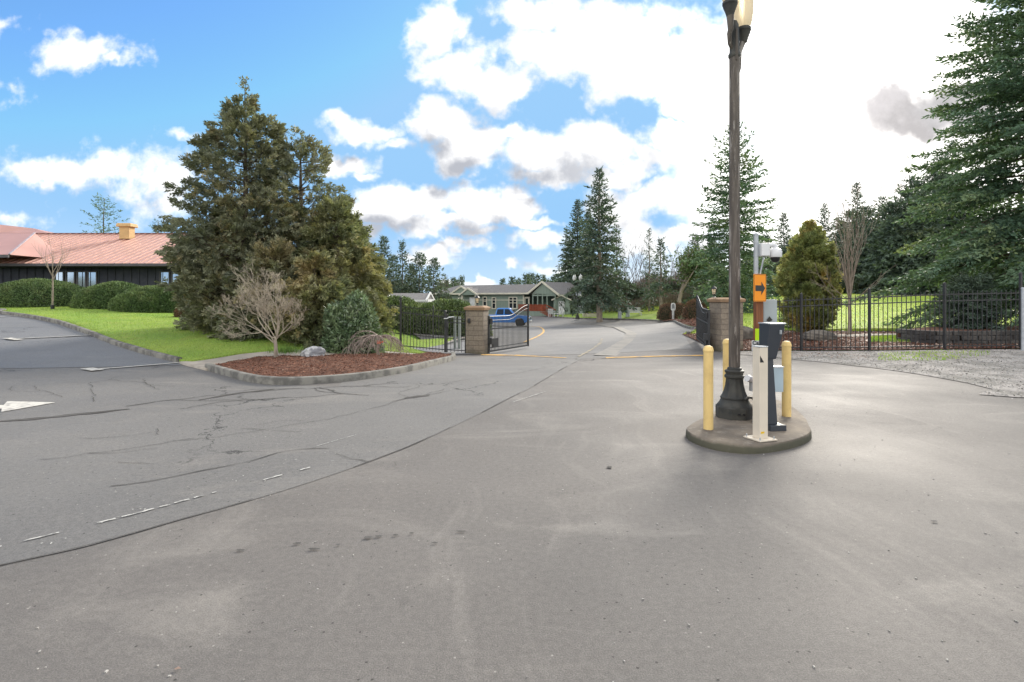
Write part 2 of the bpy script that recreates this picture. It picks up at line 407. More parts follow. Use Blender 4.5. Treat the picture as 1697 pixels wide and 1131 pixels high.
def kerb(name, line, mt, w=.15, h=.13, closed=False, z0=0., wob=.006):
    """kerb swept along a ground line, rounded upper edges"""
    L = [Vector(p) for p in line]; n_ = len(L); Z = gz([tuple(p) for p in L])+z0
    sec = [(-w/2,-.12),(-w/2,h-.03),(-w/2+.012,h-.008),(-w/2+.035,h),(w/2-.035,h),(w/2-.012,h-.008),(w/2,h-.03),(w/2,-.12)]
    V = []; rnd = random.Random(5)
    for i, p in enumerate(L):
        a = L[(i-1)%n_] if closed or i > 0 else L[i]; b = L[(i+1)%n_] if closed or i+1 < n_ else L[i]
        d = (b-a).normalized(); s_ = Vector((d.y,-d.x)); e = rnd.uniform(-wob, wob)
        for (u, v) in sec: V.append((p.x+s_.x*(u+e), p.y+s_.y*(u+e), Z[i]+v+e*.5))
    k = len(sec); fs = []
    for i in range(n_ if closed else n_-1):
        for j in range(k-1): fs.append((i*k+j, i*k+j+1, ((i+1)%n_)*k+j+1, ((i+1)%n_)*k+j))
    if not closed: fs += [tuple(range(k)), tuple(reversed(range((n_-1)*k, n_*k)))]
    mb = MB(); mb.add(V, fs); return mb.build(name, mt, smooth=True)

def ribbon(line, w, dz, ragged=0., seed=1, step=.25):
    """flat painted strip on the ground -> verts, faces"""
    rnd = random.Random(seed); L = [Vector(p) for p in line]; V = []; n_ = len(L)
    Z = gz([tuple(p) for p in L])+dz
    for i, p in enumerate(L):
        d = (L[min(i+1,n_-1)]-L[max(i-1,0)]).normalized(); s_ = Vector((d.y,-d.x)); ww = w(i/(n_-1)) if callable(w) else w
        a = ww/2*(1+rnd.uniform(-ragged,ragged)); b = ww/2*(1+rnd.uniform(-ragged,ragged))
        V += [(p.x-s_.x*a, p.y-s_.y*a, Z[i]), (p.x+s_.x*b, p.y+s_.y*b, Z[i])]
    return V, [(2*i,2*i+1,2*i+3,2*i+2) for i in range(n_-1)]
# ================================================================== THE SETTING
M_grass = mat('grass_soil', (.10,.19,.018), (.06,.14,.014), scale=.5, rough=.9, bump=.03, bscale=30, island=0)
M_lawn = bpy.data.materials.new('lawn'); M_lawn.use_nodes = True
t = M_lawn.node_tree; n, put, m, vm, mix, noise, ramp = NT(t); b = t.nodes['Principled BSDF']
Pc = n('ShaderNodeTexCoord').outputs['Object']
c = mix(ramp(noise(Pc, .35, 4), .35, .65), (.27,.36,.075,1), (.20,.31,.06,1))
c = mix(ramp(noise(vm('MULTIPLY', Pc, (1,.5,1)), 1.5, 5, .7), .5, .75), c, (.27,.30,.07,1))
c = mix(1.0, c, mix(ramp(noise(Pc, 28, 4, .75), .3, .7), (.6,.6,.6,1), (1.35,1.35,1.3,1)), 'MULTIPLY')
put(b.inputs['Base Color'], c); b.inputs['Roughness'].default_value = .85; b.inputs['Specular IOR Level'].default_value = .15
bn = n('ShaderNodeBump'); bn.inputs['Distance'].default_value = .04; put(bn.inputs['Height'], noise(Pc, 40, 5, .7)); put(b.inputs['Normal'], bn.outputs[0])
M_new = asphalt_mat('asphalt_new', (.140,.129,.118), (.116,.108,.100), (.23,.213,.19), crack_scale=.2, crack_amt=.35, crack_lo=.62, dusty=.6, streak=.2)
M_old = asphalt_mat('asphalt_old', (.152,.146,.137), (.125,.121,.116), (.21,.195,.175), crack_scale=.42, crack_amt=.85, crack_lo=.5, dusty=.55, speck=1.3)
M_far = asphalt_mat('asphalt_far', (.185,.178,.168), (.155,.15,.145), (.25,.24,.22), crack_scale=.2, crack_amt=.4, crack_lo=.6, dusty=.7)
M_lot = asphalt_mat('asphalt_lot', (.158,.160,.163), (.132,.135,.14), (.205,.2,.19), crack_scale=.5, crack_amt=.7, crack_lo=.56, dusty=.45)
M_conc = mat('concrete', (.36,.32,.27), (.28,.25,.21), scale=2, rough=.9, bump=.004, bscale=60)
M_kerb = mat('kerb_concrete', (.21,.20,.175), (.11,.105,.095), scale=3.5, rough=.92, bump=.01, bscale=30, lo=.4, hi=.62)
M_gravel = mat('gravel', (.40,.37,.34), (.25,.235,.21), scale=1.2, rough=.95, bump=.03, bscale=35, lo=.4, hi=.6)
M_mulch = mat('bark_mulch', (.16,.070,.042), (.085,.038,.024), scale=7, rough=.95, bump=.04, bscale=40)
M_white = mat('white_road_paint', (.50,.48,.43), (.26,.25,.235), scale=9, rough=.85, lo=.46, hi=.68)
M_worn = mat('worn_road_paint', (.46,.45,.42), (.2,.195,.185), scale=22, rough=.85, lo=.46, hi=.6)
M_yel = mat('yellow_road_paint', (.62,.36,.09), (.32,.24,.15), scale=3, rough=.85, lo=.42, hi=.68)
M_crk = mat('crack_filler', (.080,.077,.072), (.105,.10,.095), scale=6, rough=.95, spec=.05)
M_damp = mat('damp_asphalt', (.062,.058,.054), (.10,.095,.09), scale=3, rough=.9, spec=.1)

# base ground to the horizon
def radial_ground():
    rs = np.concatenate([np.linspace(0,60,61), np.geomspace(62,1800,40)]); na = 120
    an = np.linspace(0,2*np.pi,na,endpoint=False)
    XY = np.array([(r*math.sin(a), 30+r*math.cos(a)) for r in rs for a in an])
    rr = np.hypot(XY[:,0], XY[:,1]-30); z = gz(XY); k = np.clip((rr-160)/200,0,1); z = z*(1-k)+0*k-.10
    V = np.column_stack([XY, z]); F_ = []
    for i in range(len(rs)-1):
        for j in range(na): F_.append((i*na+j, i*na+(j+1)%na, (i+1)*na+(j+1)%na, (i+1)*na+j))
    o = np_mesh('ground', V, np.array(F_), M_grass, smooth=True)
    if o.data.polygons[na*3].normal.z < 0: o.data.flip_normals()
    return o
struct(radial_ground())

G = gp
# asphalt: forecourt (newer) with the older lane and the parking lot let in as separate sheets
fore = [(-42,-10),(26,-10),(26,15.4),G(1450,596),G(1228,588),(8.6,20.6),(8.8,27.2),(9.8,29.6),G(1160,546),G(1130,539.5),G(1100,533.5),G(1060,530.5),G(1000,529),G(930,526),G(880,521),
        (-2,84),(-12,84),(-14,60),(-9,40),(-4.4,27),(-3.2,22.5),(-2.4,20),(-6,14),(-9,14.8),(-12,17.4),(-16,20.6),(-21,25),(-26,28),(-42,31)]
struct(region('forecourt_asphalt', fore, M_new, 0, .45, res_far=True))
seam = smooth_line([(-8,-.3),(-5.2,1.9)]+[G(px,r) for px,r in [(0,938),(150,905),(300,862),(420,829),(520,798),(620,763),(720,722),(840,663),(905,628),(962,596)]], .25)
old = seam + [G(1000,591),(3.4,20.9)] + [(-1.0,20.6),(-1.7,19.2),(-4.2,15.5)] + [G(560,641),G(440,639),G(343,616),G(300,606)] + [(-12,13.2),(-20,12.2),(-41.5,12)] + [(-41.5,-.6)]
struct(region('lane_asphalt', old, M_old, .004, .42))
lot = [G(300,601),G(240,588.5),G(195,574.5),G(161,561),G(129,549),G(92,537),G(46,528),G(0,522),(-28,28.3),(-41,30.5),(-41,12.04),(-20,12.24),(-12,13.24),G(300,605.6)]
struct(region('parking_lot_asphalt', lot, M_lot, .008, .6))
rd = [(-1.2,21.4),(7.1,21.4),(8.6,27.2),(9.5,29.5),G(1152,547.5),G(1128,541),G(1098,535.4),G(1060,532.6),G(1000,531),G(930,528),G(884,523),(-2,82),(-11,82),(-13,60),(-8,40),(-3.6,27)]
struct(region('park_road_asphalt', rd, M_far, .006, .7, res_far=True))
gut = smooth_line([G(1004,590),G(1030,575),G(1046,563),G(1050,553),G(1035,546.5),G(1005,540),G(950,536)], .5)
gutter_c = gut
V,Fc = ribbon(gut, lambda u: .95, .016, .03)
o = MB().add(V,Fc).build('road_strip', mat('strip_asphalt', (.27,.25,.22), (.21,.2,.18), scale=1.5, rough=.9, bump=.003), fix=False); struct(o)

# markings
mk = MB()
def stripe(mb, pts, w, dz=.016, ragged=0., seed=1, step=.25): V,Fc = ribbon(smooth_line(pts, step), w, dz, ragged, seed); mb.add(V,Fc)
stripe(mk, [G(14,563.5),G(157,556.5)], .17, .032, .1); stripe(mk, [G(147,614.5),G(296,602.5)], .13, .026, .1)
stripe(mk, [G(-20,527.5),G(24,525)], .2, .035, .1)
for a, b_ in ((G(12,562),G(32,565)), (G(144,612.5),G(162,616))): stripe(mk, [a,b_], .26, .034, .1)
V = [(*G(-6,683),0),(*G(10,667),0),(*G(92,668.5),0),(*G(3,684.5),0)]
V = [(x,y,g(x,y)+.014) for x,y,_ in [(*G(-60,672),0),(*G(6,673),0),(*G(12,666.5),0),(*G(92,668.5),0),(*G(2,684.5),0),(*G(3,679),0),(*G(-60,680),0)]]
mk.add(V, [tuple(range(7))])
struct(mk.build('white_markings', M_white))
mw = MB()
rnd = random.Random(3)
dl = smooth_line([G(-10,911),G(110,882),G(230,852),G(330,825),G(430,799),G(520,775)], .035)
i = 0
while i < len(dl)-4:
    k = rnd.randint(2,4)
    if rnd.random() < .8: V,Fc = ribbon(dl[i:i+k], .022, .0125, .5, i); mw.add(V,Fc)
    i += k-1+rnd.randint(0,1)
stripe(mw, [G(520,742),G(590,722)], .010, .010, .6); stripe(mw, [G(850,668),G(905,650)], .012, .014, .6)
for q in range(26):
    px, r0 = rnd.uniform(60,620), 0; r0 = 940-px*.30+rnd.uniform(-30,-8); x,y = G(px, r0); a = rnd.uniform(0,6.3); l = rnd.uniform(.01,.03)
    V,Fc = ribbon([(x,y),(x+l*math.cos(a),y+l*math.sin(a))], .009, .010, .5, q); mw.add(V,Fc)
struct(mw.build('worn_markings', M_worn))
my = MB(); mw2 = MB()
stripe(my, [G(798,588.5),G(860,590),G(938,594)], lambda u: .42-.26*u, .018, .15)
stripe(my, [G(1004,594),G(1085,591.5),G(1168,590)], .27, .018, .15)
stripe(my, [G(868,568),G(893,557),G(901,549),G(896,543),G(880,541)], .14, .018, .1, step=.6)
stripe(mw2, [G(958,592),G(975,583),G(993,571),G(998,562)], .12, .018, .5)
struct(my.build('yellow_markings', M_yel)); struct(mw2.build('faded_markings', mat('faded_paint',(.33,.28,.19),(.2,.19,.17),scale=3,rough=.9,lo=.4,hi=.6)))

# crack lines and damp streaks
cr = MB()
def crack(pts, w, seed=1, wob=.05, branches=0, dz=.011):
    rnd = random.Random(seed); L = smooth_line(pts, .12); out = []; ox = oy = 0
    for p in L:
        ox = ox*.8+rnd.uniform(-wob,wob); oy = oy*.8+rnd.uniform(-wob,wob); out.append((p[0]+ox,p[1]+oy))
    V,Fc = ribbon(out, lambda u: w*.5, dz, .75, seed)
    run = 0; keep = []
    for i,f in enumerate(Fc):
        if run <= 0: run = rnd.randint(2,14) if rnd.random() < .72 else -rnd.randint(1,6)
        if run > 0: keep.append(f); run -= 1
        else: run = 0 if rnd.random()<.4 else run
    cr.add(V,keep)
    for k in range(branches):
        i = rnd.randrange(1,max(2,len(out)-1)); a = rnd.uniform(0,6.28); q = [out[i]]
        for s_ in range(rnd.randint(4,12)): a += rnd.uniform(-.6,.6); q.append((q[-1][0]+.14*math.cos(a), q[-1][1]+.14*math.sin(a)))
        V,Fc = ribbon(q, w*.4, dz, .6, seed+k); cr.add(V,Fc)
crack([G(120,820),G(180,808),G(240,800),G(330,782),G(420,764),G(460,752),G(500,745),G(545,744)], .028, 2, .02)
crack([G(180,768),G(215,768),G(260,770)], .02, 3, .02, 0)
crack([G(560,752),G(590,760),G(610,766)], .022, 4, .03, 0)
crack([G(205,675),G(300,662),G(400,652),G(480,647),G(560,642),G(640,637)], .05, 5, .06, 6)
crack([G(290,680),G(380,668),G(450,662),G(560,655)], .035, 6, .08, 3)
crack([G(60,640),G(90,652),G(110,658)], .02, 7, .05, 1); crack([G(150,635),G(160,650),G(150,668)], .02, 8, .05, 2)
crack([G(240,628),G(250,640),G(275,648)], .025, 9, .05, 2); crack([G(0,770),G(120,756),G(260,736),G(420,716),G(560,690),G(680,662)], .018, 10, .05, 2)
crack([G(260,712),G(268,722)], .02, 12, .04, 1); crack([G(400,712),G(470,715),G(520,716)], .02, 13, .03, 0)
crack([G(620,668),G(700,655),G(760,645)], .025, 15, .05, 2)
crack([G(700,640),G(780,630),G(860,618),G(930,606)], .02, 16, .06, 2)
crack([G(960,600),G(990,596),G(1012,593)], .06, 17, .05, 3, dz=.02)
ss = [p for p in seam if 2.5 < p[1] < 20]
V,Fc = ribbon([(x+.004*math.sin(x*9),y+.004*math.cos(x*7)) for x,y in seam if 1.2<y<20], .010, .011, .9, 18); cr.add(V,[f for i,f in enumerate(Fc) if (i*7919)%11 > 3])
crack([G(650,762),G(660,775)], .01, 21, .03)
for k,(a,b_) in enumerate([((1500,695),(1560,712))]):
    crack([G(*a),G((a[0]+b_[0])/2+4,(a[1]+b_[1])/2-3),G(*b_)], .012, 30+k, .05, 1, dz=.006)
struct(cr.build('asphalt_cracks', M_crk, fix=False))
dm = MB()
def blot(px, row, rx, ry, seed, dz=.011):
    rnd = random.Random(seed); x,y = G(px,row); V = []; k = 16
    for j in range(k):
        a = 6.283*j/k; r = rnd.uniform(.6,1.1); u,v = x+rx*r*math.cos(a), y+ry*r*math.sin(a); V.append((u,v,g(u,v)+dz))
    dm.add(V,[tuple(range(k))])
def damp(pts, w, seed):
    L = smooth_line(pts,.15); rnd = random.Random(seed); V,Fc = ribbon(L, lambda u: w*math.sin(math.pi*min(.97,max(.05,u)))**.5, .0105, .5, seed); dm.add(V,Fc)
damp([G(-20,701),G(60,695),G(130,688),G(215,679)], .16, 1); damp([G(330,664),G(400,652),G(455,646)], .10, 2); damp([G(670,661),G(695,658),G(712,655)], .16, 3)
for k,(px,r,a,b_) in enumerate([(610,893,.035,.02),(627,891,.03,.015),(655,889,.02,.012),(682,886,.02,.01),(765,883,.045,.012),(492,903,.03,.012),(398,914,.03,.014),(720,902,.03,.012),
    (1548,866,.03,.015),(560,905,.02,.01),(520,912,.05,.012),(1010,776,.03,.04)]): blot(px,r,a,b_,k)
struct(dm.build('damp_stains', M_damp, fix=False))

# lawns, walks, beds
def ridge(h, seed=0):
    def f(V): return h*np.sin(V[:,0]*2.1+seed)*np.cos(V[:,1]*1.7)
    return f
kl = smooth_line([G(px,r) for px,r in [(297,601),(241,586.5),(195,572.5),(161,559),(129,547),(92,535),(46,526),(0,520)]]+[(-28,28.6),(-44,31.5)], .35)
struct(kerb('parking_kerb', kl, M_kerb, .15, .14))
lawnL = kl[::1]+[(-44,60),(-14,60),(-10,42),(-7.5,33),(-6,29),(-4.6,26.5)]+[G(752,562),G(735,571),G(700,577),(-4.3,23.0),(-4.6,22.2)]+[G(715,590.5),G(640,585),(G(560,582.5)),G(470,583.5),G(400,590),G(340,600),G(318,603)]
struct(region('lawn', lawnL, M_lawn, .09, .6, skirt=.2, res_far=True), 'structure')
walk = [G(297,603),G(322,601),G(342,598),G(400,588),G(470,581),G(560,580),G(640,583),G(715,588),G(742,591.5),G(735,597),G(640,600),G(500,603),G(420,606),G(350,613.5),G(343,615)]
struct(region('concrete_path', walk, M_conc, .055, .5, skirt=.12))
# paving beyond the pedestrian gate
wk2 = [(-4.3,22.9),G(700,577.5),G(735,571.5),G(770,563),(-2.2,26.5),(-1.2,24),(-1.3,21.8),(-2.2,20.9),(-3.4,21.2)]
struct(region('gate_path', wk2, mat('path_asphalt',(.20,.20,.205),(.16,.16,.165),scale=2,rough=.9,bump=.003,bscale=60), .02, .5))
V,Fc = ribbon(smooth_line([G(738,573),G(757,567),G(772,562.5)],.3), .16, .13, 0); struct(MB().add(V,Fc).build('path_edging', M_conc, fix=False))
bk = smooth_line([G(px,r) for px,r in [(345,612.5),(370,620),(405,630),(440,636),(480,637.5),(520,636),(600,629),(680,615),(735,601)]]+[G(750,596),G(751,590.5)], .25)
struct(kerb('bed_kerb', bk, M_kerb, .15, .15))
bed = bk+[G(735,590.8),G(680,592.5),G(597,592.5),G(540,594),G(498,595),G(453,595.5),G(400,602),G(368,608)]
bp = np.array(bed)
def bedh(V):
    d = np.sqrt(((V[:,None]-bp[None])**2).sum(-1).min(1)); return .16*np.clip(d/1.2,0,1)*.45+.02*np.sin(V[:,0]*7)*np.cos(V[:,1]*6)*np.clip(d*2,0,1)
struct(region('mulch_bed', bed, M_mulch, .085, .2, bump=bedh))

# right side
gr = [G(1228,588.5),G(1330,597.5),G(1450,611),G(1560,627),G(1640,645),G(1697,661),(18,9.2),(26,8.2),(26,16.2),(15.6,16.4),(13.5,16.75),(11.5,17.4),(9.8,18.1),(8.2,19.4),(7.5,20)]
grl = smooth_line(gr[:7], .5)
rnd = random.Random(9); grl = [(x+rnd.uniform(-.05,.05), y+rnd.uniform(-.10,.10)) for x,y in grl]
struct(region('gravel', grl+gr[7:], M_gravel, .012, .4))
bR = [(7.6,20.1),(8.3,19.5),(9.9,18.2),(11.6,17.5),(13.6,16.85),(15.7,16.5),(26,16.3),(30,20),(25,25),(20,25.5),G(1575,551),G(1450,551.5),G(1330,549),(8.6,27.5)]
struct(region('mulch_ground', bR, M_mulch, .03, .5))
strip = [G(1325,561),G(1400,560.2),G(1500,558.6),G(1580,557),G(1584,553.6),G(1500,555.4),G(1400,556.8),G(1325,558)]
struct(region('concrete_walk', strip, M_conc, .06, .5, skirt=.08))
gs = [G(1440,568.5),G(1530,569),G(1580,566),G(1582,558),G(1500,559.4),G(1445,561)]
struct(region('grass_strip', gs, M_lawn, .06, .4, skirt=.06))
M_lawn2 = M_lawn.copy(); M_lawn2.name = 'sunny_hill_grass'  # brightened lawn copy: sunlight on the hill put into the grass colour
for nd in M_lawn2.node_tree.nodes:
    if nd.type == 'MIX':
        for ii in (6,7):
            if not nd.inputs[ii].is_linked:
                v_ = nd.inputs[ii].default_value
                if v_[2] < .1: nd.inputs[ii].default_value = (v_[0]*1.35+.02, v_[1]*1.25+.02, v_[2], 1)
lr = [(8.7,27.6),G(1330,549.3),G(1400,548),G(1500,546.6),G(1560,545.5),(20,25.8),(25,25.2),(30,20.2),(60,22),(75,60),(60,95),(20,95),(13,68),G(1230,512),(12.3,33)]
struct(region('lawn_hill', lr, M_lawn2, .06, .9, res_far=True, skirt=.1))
V,Fc = ribbon(smooth_line([G(1640,514),G(1670,518),G(1697,523),G(1740,533)], .6), .9, .12, .05); struct(MB().add(V,Fc).build('lawn_path', M_conc, fix=False))
V,Fc = ribbon(smooth_line([G(1300,497.5),G(1450,492.5),G(1560,490.5),G(1690,489.5)], 1), .5, .14, .05); struct(MB().add(V,Fc).build('hill_path', M_conc, fix=False))
# far verge beyond the road
vk = smooth_line([G(880,520.5),G(930,527),G(1000,529.6),G(1060,531),G(1100,534.2),G(1130,540),G(1156,547)]+[(9.9,29.6),(8.9,27.4)], .6)
struct(kerb('road_kerb', vk, M_kerb, .18, .14))
vg = vk[:-1]+[(9.1,27.5),(12.2,33),G(1228,512),(13,68),(20,95),(2,95),(1.5,80)]
struct(region('far_verge', vg, M_lawn, .10, .9, res_far=True))
mi = [G(1093,532.8),G(1130,539.2),G(1156,546),(9.9,29.4),(10.8,29.4),(12.4,33),G(1176,530),G(1150,527),G(1120,527),G(1100,529)]
struct(region('mulch_island', mi, M_mulch, .13, .7))

# concrete traffic island under the lamp post
isl = smooth_line([(2.59,5.93),(3.12,6.12),(3.57,6.5),(3.80,6.95),(4.02,7.5),(4.2,8.2),(4.2,8.75),(3.95,9.0),(3.55,8.75),(3.15,8.15),(2.72,7.5),(2.32,7.0),(2.12,6.6),(2.22,6.15)], .08, closed=True)
M_isl = mat('island_concrete', (.205,.17,.13), (.125,.105,.085), scale=2.2, rough=.9, bump=.006, bscale=45)
t = M_isl.node_tree; n, put, m, vm, mix, noise, ramp = NT(t); b = t.nodes['Principled BSDF']; src = b.inputs['Base Color'].links[0].from_socket
Pc = n('ShaderNodeTexCoord').outputs['Object']; sx = n('ShaderNodeSeparateXYZ'); put(sx.inputs[0], Pc)
src = mix(m('MULTIPLY', ramp(noise(Pc, 9, 5, .7), .5, .7), .5), src, (.30,.27,.22,1))
put(b.inputs['Base Color'], mix(m('MULTIPLY', ramp(m('ADD', sx.outputs[2], m('MULTIPLY', noise(Pc, 5, 4), .06)), .125, .09), .8), src, (.060,.062,.040,1)))
mb = MB(); ni = len(isl); cxi = sum(p[0] for p in isl)/ni; cyi = sum(p[1] for p in isl)/ni; rnd = random.Random(4)
rings = [(1.0,-.05),(1.0,.02),(.997,.07),(.985,.092),(.96,.10),(.8,.104),(.5,.108),(.2,.11)]
jit = [rnd.uniform(-.004,.004) for _ in isl]
for s_, z in rings:
    for p,j in zip(isl, jit): mb.v.append((cxi+(p[0]-cxi)*s_+j, cyi+(p[1]-cyi)*s_+j*.5, z))
for i in range(len(rings)-1):
    for j in range(ni): mb.f.append((i*ni+j, i*ni+(j+1)%ni, (i+1)*ni+(j+1)%ni, (i+1)*ni+j))
mb.f.append(tuple((len(rings)-1)*ni+j for j in range(ni)))
tag(mb.build('traffic_island', M_isl, smooth=True), 'raised oval concrete island carrying the lamp post, card reader and bollards', 'island')
ms = MB()
for k in range(10): pass
# ================================================================== THINGS NEAR THE CAMERA
M_bol = mat('cream_yellow_plastic', (.72,.52,.21), (.56,.39,.16), scale=5, lo=.42, hi=.75, rough=.55, bump=.0008, bscale=30)
M_wht = mat('cream_painted_metal', (.66,.58,.47), (.60,.53,.43), scale=3, rough=.5)
M_blk = mat('black_coated_steel', (.028,.034,.045), (.035,.04,.05), scale=5, rough=.45, spec=.5)
M_iron = mat('dark_cast_iron', (.060,.058,.050), (.035,.036,.034), scale=7, rough=.6, bump=.002, bscale=30)
M_pole = mat('weathered_pole_paint', (.135,.115,.098), (.085,.072,.062), scale=4, rough=.75, bump=.002, bscale=50, stretch=(4,4,.5), lo=.4,hi=.6)
# peeling patches on the pole
t = M_pole.node_tree; n, put, m, vm, mix, noise, ramp = NT(t); b = t.nodes['Principled BSDF']
src = b.inputs['Base Color'].links[0].from_socket; Pc = n('ShaderNodeTexCoord').outputs['Object']
pk = ramp(noise(vm('MULTIPLY', Pc, (16,16,1.3)), 1.3, 6, .7), .56, .62)
put(b.inputs['Base Color'], mix(m('MULTIPLY', pk, .7), src, (.33,.30,.27,1)))
M_gal = mat('galvanised_steel', (.42,.44,.46), (.34,.36,.38), scale=6, rough=.5, metal=.4)
M_cam = mat('white_plastic', (.70,.70,.70), (.62,.62,.63), scale=4, rough=.4)
M_dark = mat('black_plastic', (.012,.012,.014), rough=.35, spec=.5)
M_wood = mat('cedar_post', (.23,.095,.045), (.15,.062,.032), scale=3, rough=.85, bump=.003, bscale=20, stretch=(8,8,.7))
M_or = mat('orange_sign_sheet', (.88,.30,.012), (.82,.27,.012), scale=2, rough=.5)
M_lime = mat('lime_sign_sheet', (.58,.85,.02), (.52,.78,.02), scale=2, rough=.5)
M_ltb = mat('pale_blue_grey_box', (.40,.50,.56), (.36,.45,.50), scale=3, rough=.5)
M_glass = bpy.data.materials.new('frosted_glass'); M_glass.use_nodes = True
bb = M_glass.node_tree.nodes['Principled BSDF']; bb.inputs['Base Color'].default_value = (.80,.70,.52,1); bb.inputs['Roughness'].default_value = .3
bb.inputs['Subsurface Weight'].default_value = .0; bb.inputs['Transmission Weight'].default_value = .35
n, put, m, vm, mix, noise, ramp = NT(M_glass.node_tree)
tr = n('ShaderNodeBsdfTranslucent'); tr.inputs[0].default_value = (.85,.76,.6,1); ms_ = n('ShaderNodeMixShader'); ms_.inputs[0].default_value = .5
M_glass.node_tree.links.new(bb.outputs[0], ms_.inputs[1]); M_glass.node_tree.links.new(tr.outputs[0], ms_.inputs[2]); M_glass.node_tree.links.new(ms_.outputs[0], M_glass.node_tree.nodes['Material Output'].inputs[0])
IZ = .105
# --- bollards
def bollard(x, y, label, lean=0, top=1.03):
    t_ = thing('bollard', label, 'bollard', (x,y,IZ-.01), 0, 'yellow bollards on the traffic island')
    t_.rotation_euler = (lean, lean*.4, random.Random(x).uniform(0,6))
    MB().lathe([(.058,0),(.058,.5),(.058,top-.075)], 28).build('sleeve', M_bol, t_, smooth=True)
    MB().lathe([(.060,top-.078),(.063,top-.07),(.063,top-.055),(.059,top-.048),(.056,top-.03),(.045,top-.012),(.025,top-.003),(.004,top)], 28).build('cap', M_bol, t_, smooth=True)
    return t_
bollard(2.40,6.64,'yellow bollard standing alone at the near left edge of the traffic island')
bollard(3.07,7.75,'yellow bollard half hidden behind the big lamp post')
b3 = bollard(3.72,7.36,'yellow bollard with black scuff marks beside the card reader')
sc = MB(); rnd = random.Random(2)
for k in range(9):
    z = .45+.045*k; a = .15+rnd.uniform(-.1,.1); sc.add([(.0592*math.cos(q),.0592*math.sin(q),z+h) for q,h in ((a-.25,0),(a+.2,0),(a+.25,.04),(a-.18,.045))],[(0,1,2,3)])
so_ = sc.build('scuff', M_crk, b3); so_.rotation_euler[2] = -b3.rotation_euler[2]-.5
# --- lamp post
lx, ly = 2.99, 7.30
L = thing('lamp_post', 'tall weathered grey-brown lamp post with fluted black base and twin globes', 'street lamp', (lx,ly,IZ-.005))
MB().lathe([(.245,0),(.245,.15),(.235,.165)], 8).build('plinth', M_iron, L, bevel=.008).rotation_euler = (0,0,R(14))
bm_ = MB(); oc = bm_.lathe([(.225,.165),(.222,.175),(.20,.20),(.175,.245),(.172,.255),(.180,.262),(.180,.28),(.172,.288)], 40)
bm_.build('base_moulding', M_iron, L, smooth=True)
MB().lathe([(.168,.288),(.155,.31),(.135,.36),(.118,.43),(.108,.50),(.108,.53)], 80, flute=.035, nf=10).build('fluted_base', M_iron, L, smooth=True)
MB().lathe([(.112,.53),(.128,.545),(.128,.57),(.112,.58),(.112,.60),(.122,.612),(.124,.63),(.112,.64),(.094,.645),(.090,.668),(.075,.68)], 40).build('collar', M_iron, L, smooth=True)
for sx in (-.03,.03):
    MB().tube([(sx,-.248,.085),(sx,-.22,.085)], .014, 10).build('bolt_hole', M_dark, L)
MB().lathe([(.073,.66),(.071,2.0),(.069,3.4),(.067,4.2),(.067,4.83)], 24).build('shaft', M_pole, L, smooth=True)
MB().lathe([(.070,4.83),(.080,4.85),(.080,4.88),(.066,4.90),(.064,4.92),(.060,5.20),(.052,5.28),(.03,5.33)], 24).build('top_collar', M_iron, L, smooth=True)
for sgn, dyy, zo, out in ((-1,-.10,.33,.10),(1,.10,.08,.165)):
    a = MB().tube([(sgn*.045,dyy*.2,4.60 if sgn>0 else 4.95),(sgn*.085,dyy*.6,4.72 if sgn>0 else 5.0),(sgn*.10,dyy*.8,4.95 if sgn>0 else 5.12),(sgn*out*.9,dyy,5.05+zo*.35),(sgn*out,dyy,5.06+zo)], [.022,.028,.032,.038,.05], 12)
    ar = a.build('arm', M_pole, L, smooth=True)
    z = 5.03+zo
    MB().lathe([(.045,-.02),(.05,.0),(.062,.04),(.085,.10),(.092,.13),(.097,.135),(.097,.165),(.088,.175)], 24, c=(sgn*out,dyy,z)).build('fitter', M_iron, L, smooth=True)
    gl = MB().lathe([(.083,.17),(.10,.22),(.118,.30),(.128,.40),(.130,.50),(.125,.60),(.112,.66)], 28, c=(sgn*out,dyy,z)).build('globe', M_glass, L, smooth=True)
    MB().lathe([(.116,.655),(.120,.67),(.09,.74),(.04,.80),(.02,.83),(.022,.86),(.005,.88)], 24, c=(sgn*out,dyy,z)).build('finial', M_iron, L, smooth=True)
MB().tube([(.0,-.062,4.78),(.0,-.075,4.9),(-.0,-.07,5.2)], [.018,.022,.012], 8).build('bracket', M_pole, L, smooth=True)
# --- cream cabinet post
P = thing('barrier_post', 'cream metal box post with black wedge mark, bolted down at the island front', 'post', (2.82,6.17,IZ), R(20))
MB().box((0,0,.008),(.25,.25,.014)).build('base_plate', M_wht, P, bevel=.002)
MB().box((0,0,.008+.52),(.118,.11,1.03)).build('housing', M_wht, P, bevel=.006)
MB().box((0,0,1.05),(.123,.115,.012)).build('cap', M_gal, P, bevel=.003)
for a in (-.1,.1):
    for b_ in (-.1,.1): MB().tube([(a,b_,.014),(a,b_,.045)], .008, 6).build('bolt', M_gal, P)
MB().add([(-.057,-.0565,.955),(.0,-.0565,.875),(-.057,-.0565,.875)],[(0,1,2)]).build('wedge_mark', M_dark, P)
MB().box((-.02,-.056,.085),(.05,.003,.022)).build('sticker', mat('yellow_sticker',(.75,.5,.03)), P)
MB().box((.0600,-.02,.62),(.003,.01,.014)).build('lock', M_dark, P)
# --- card reader pedestal
K = thing('card_reader', 'dark charcoal card reader pedestal with slanted hood beside the cream post', 'pedestal', (3.144,6.62,IZ), R(10))
MB().box((.04,0,.035),(.21,.22,.07)).build('base', M_blk, K, bevel=.006)
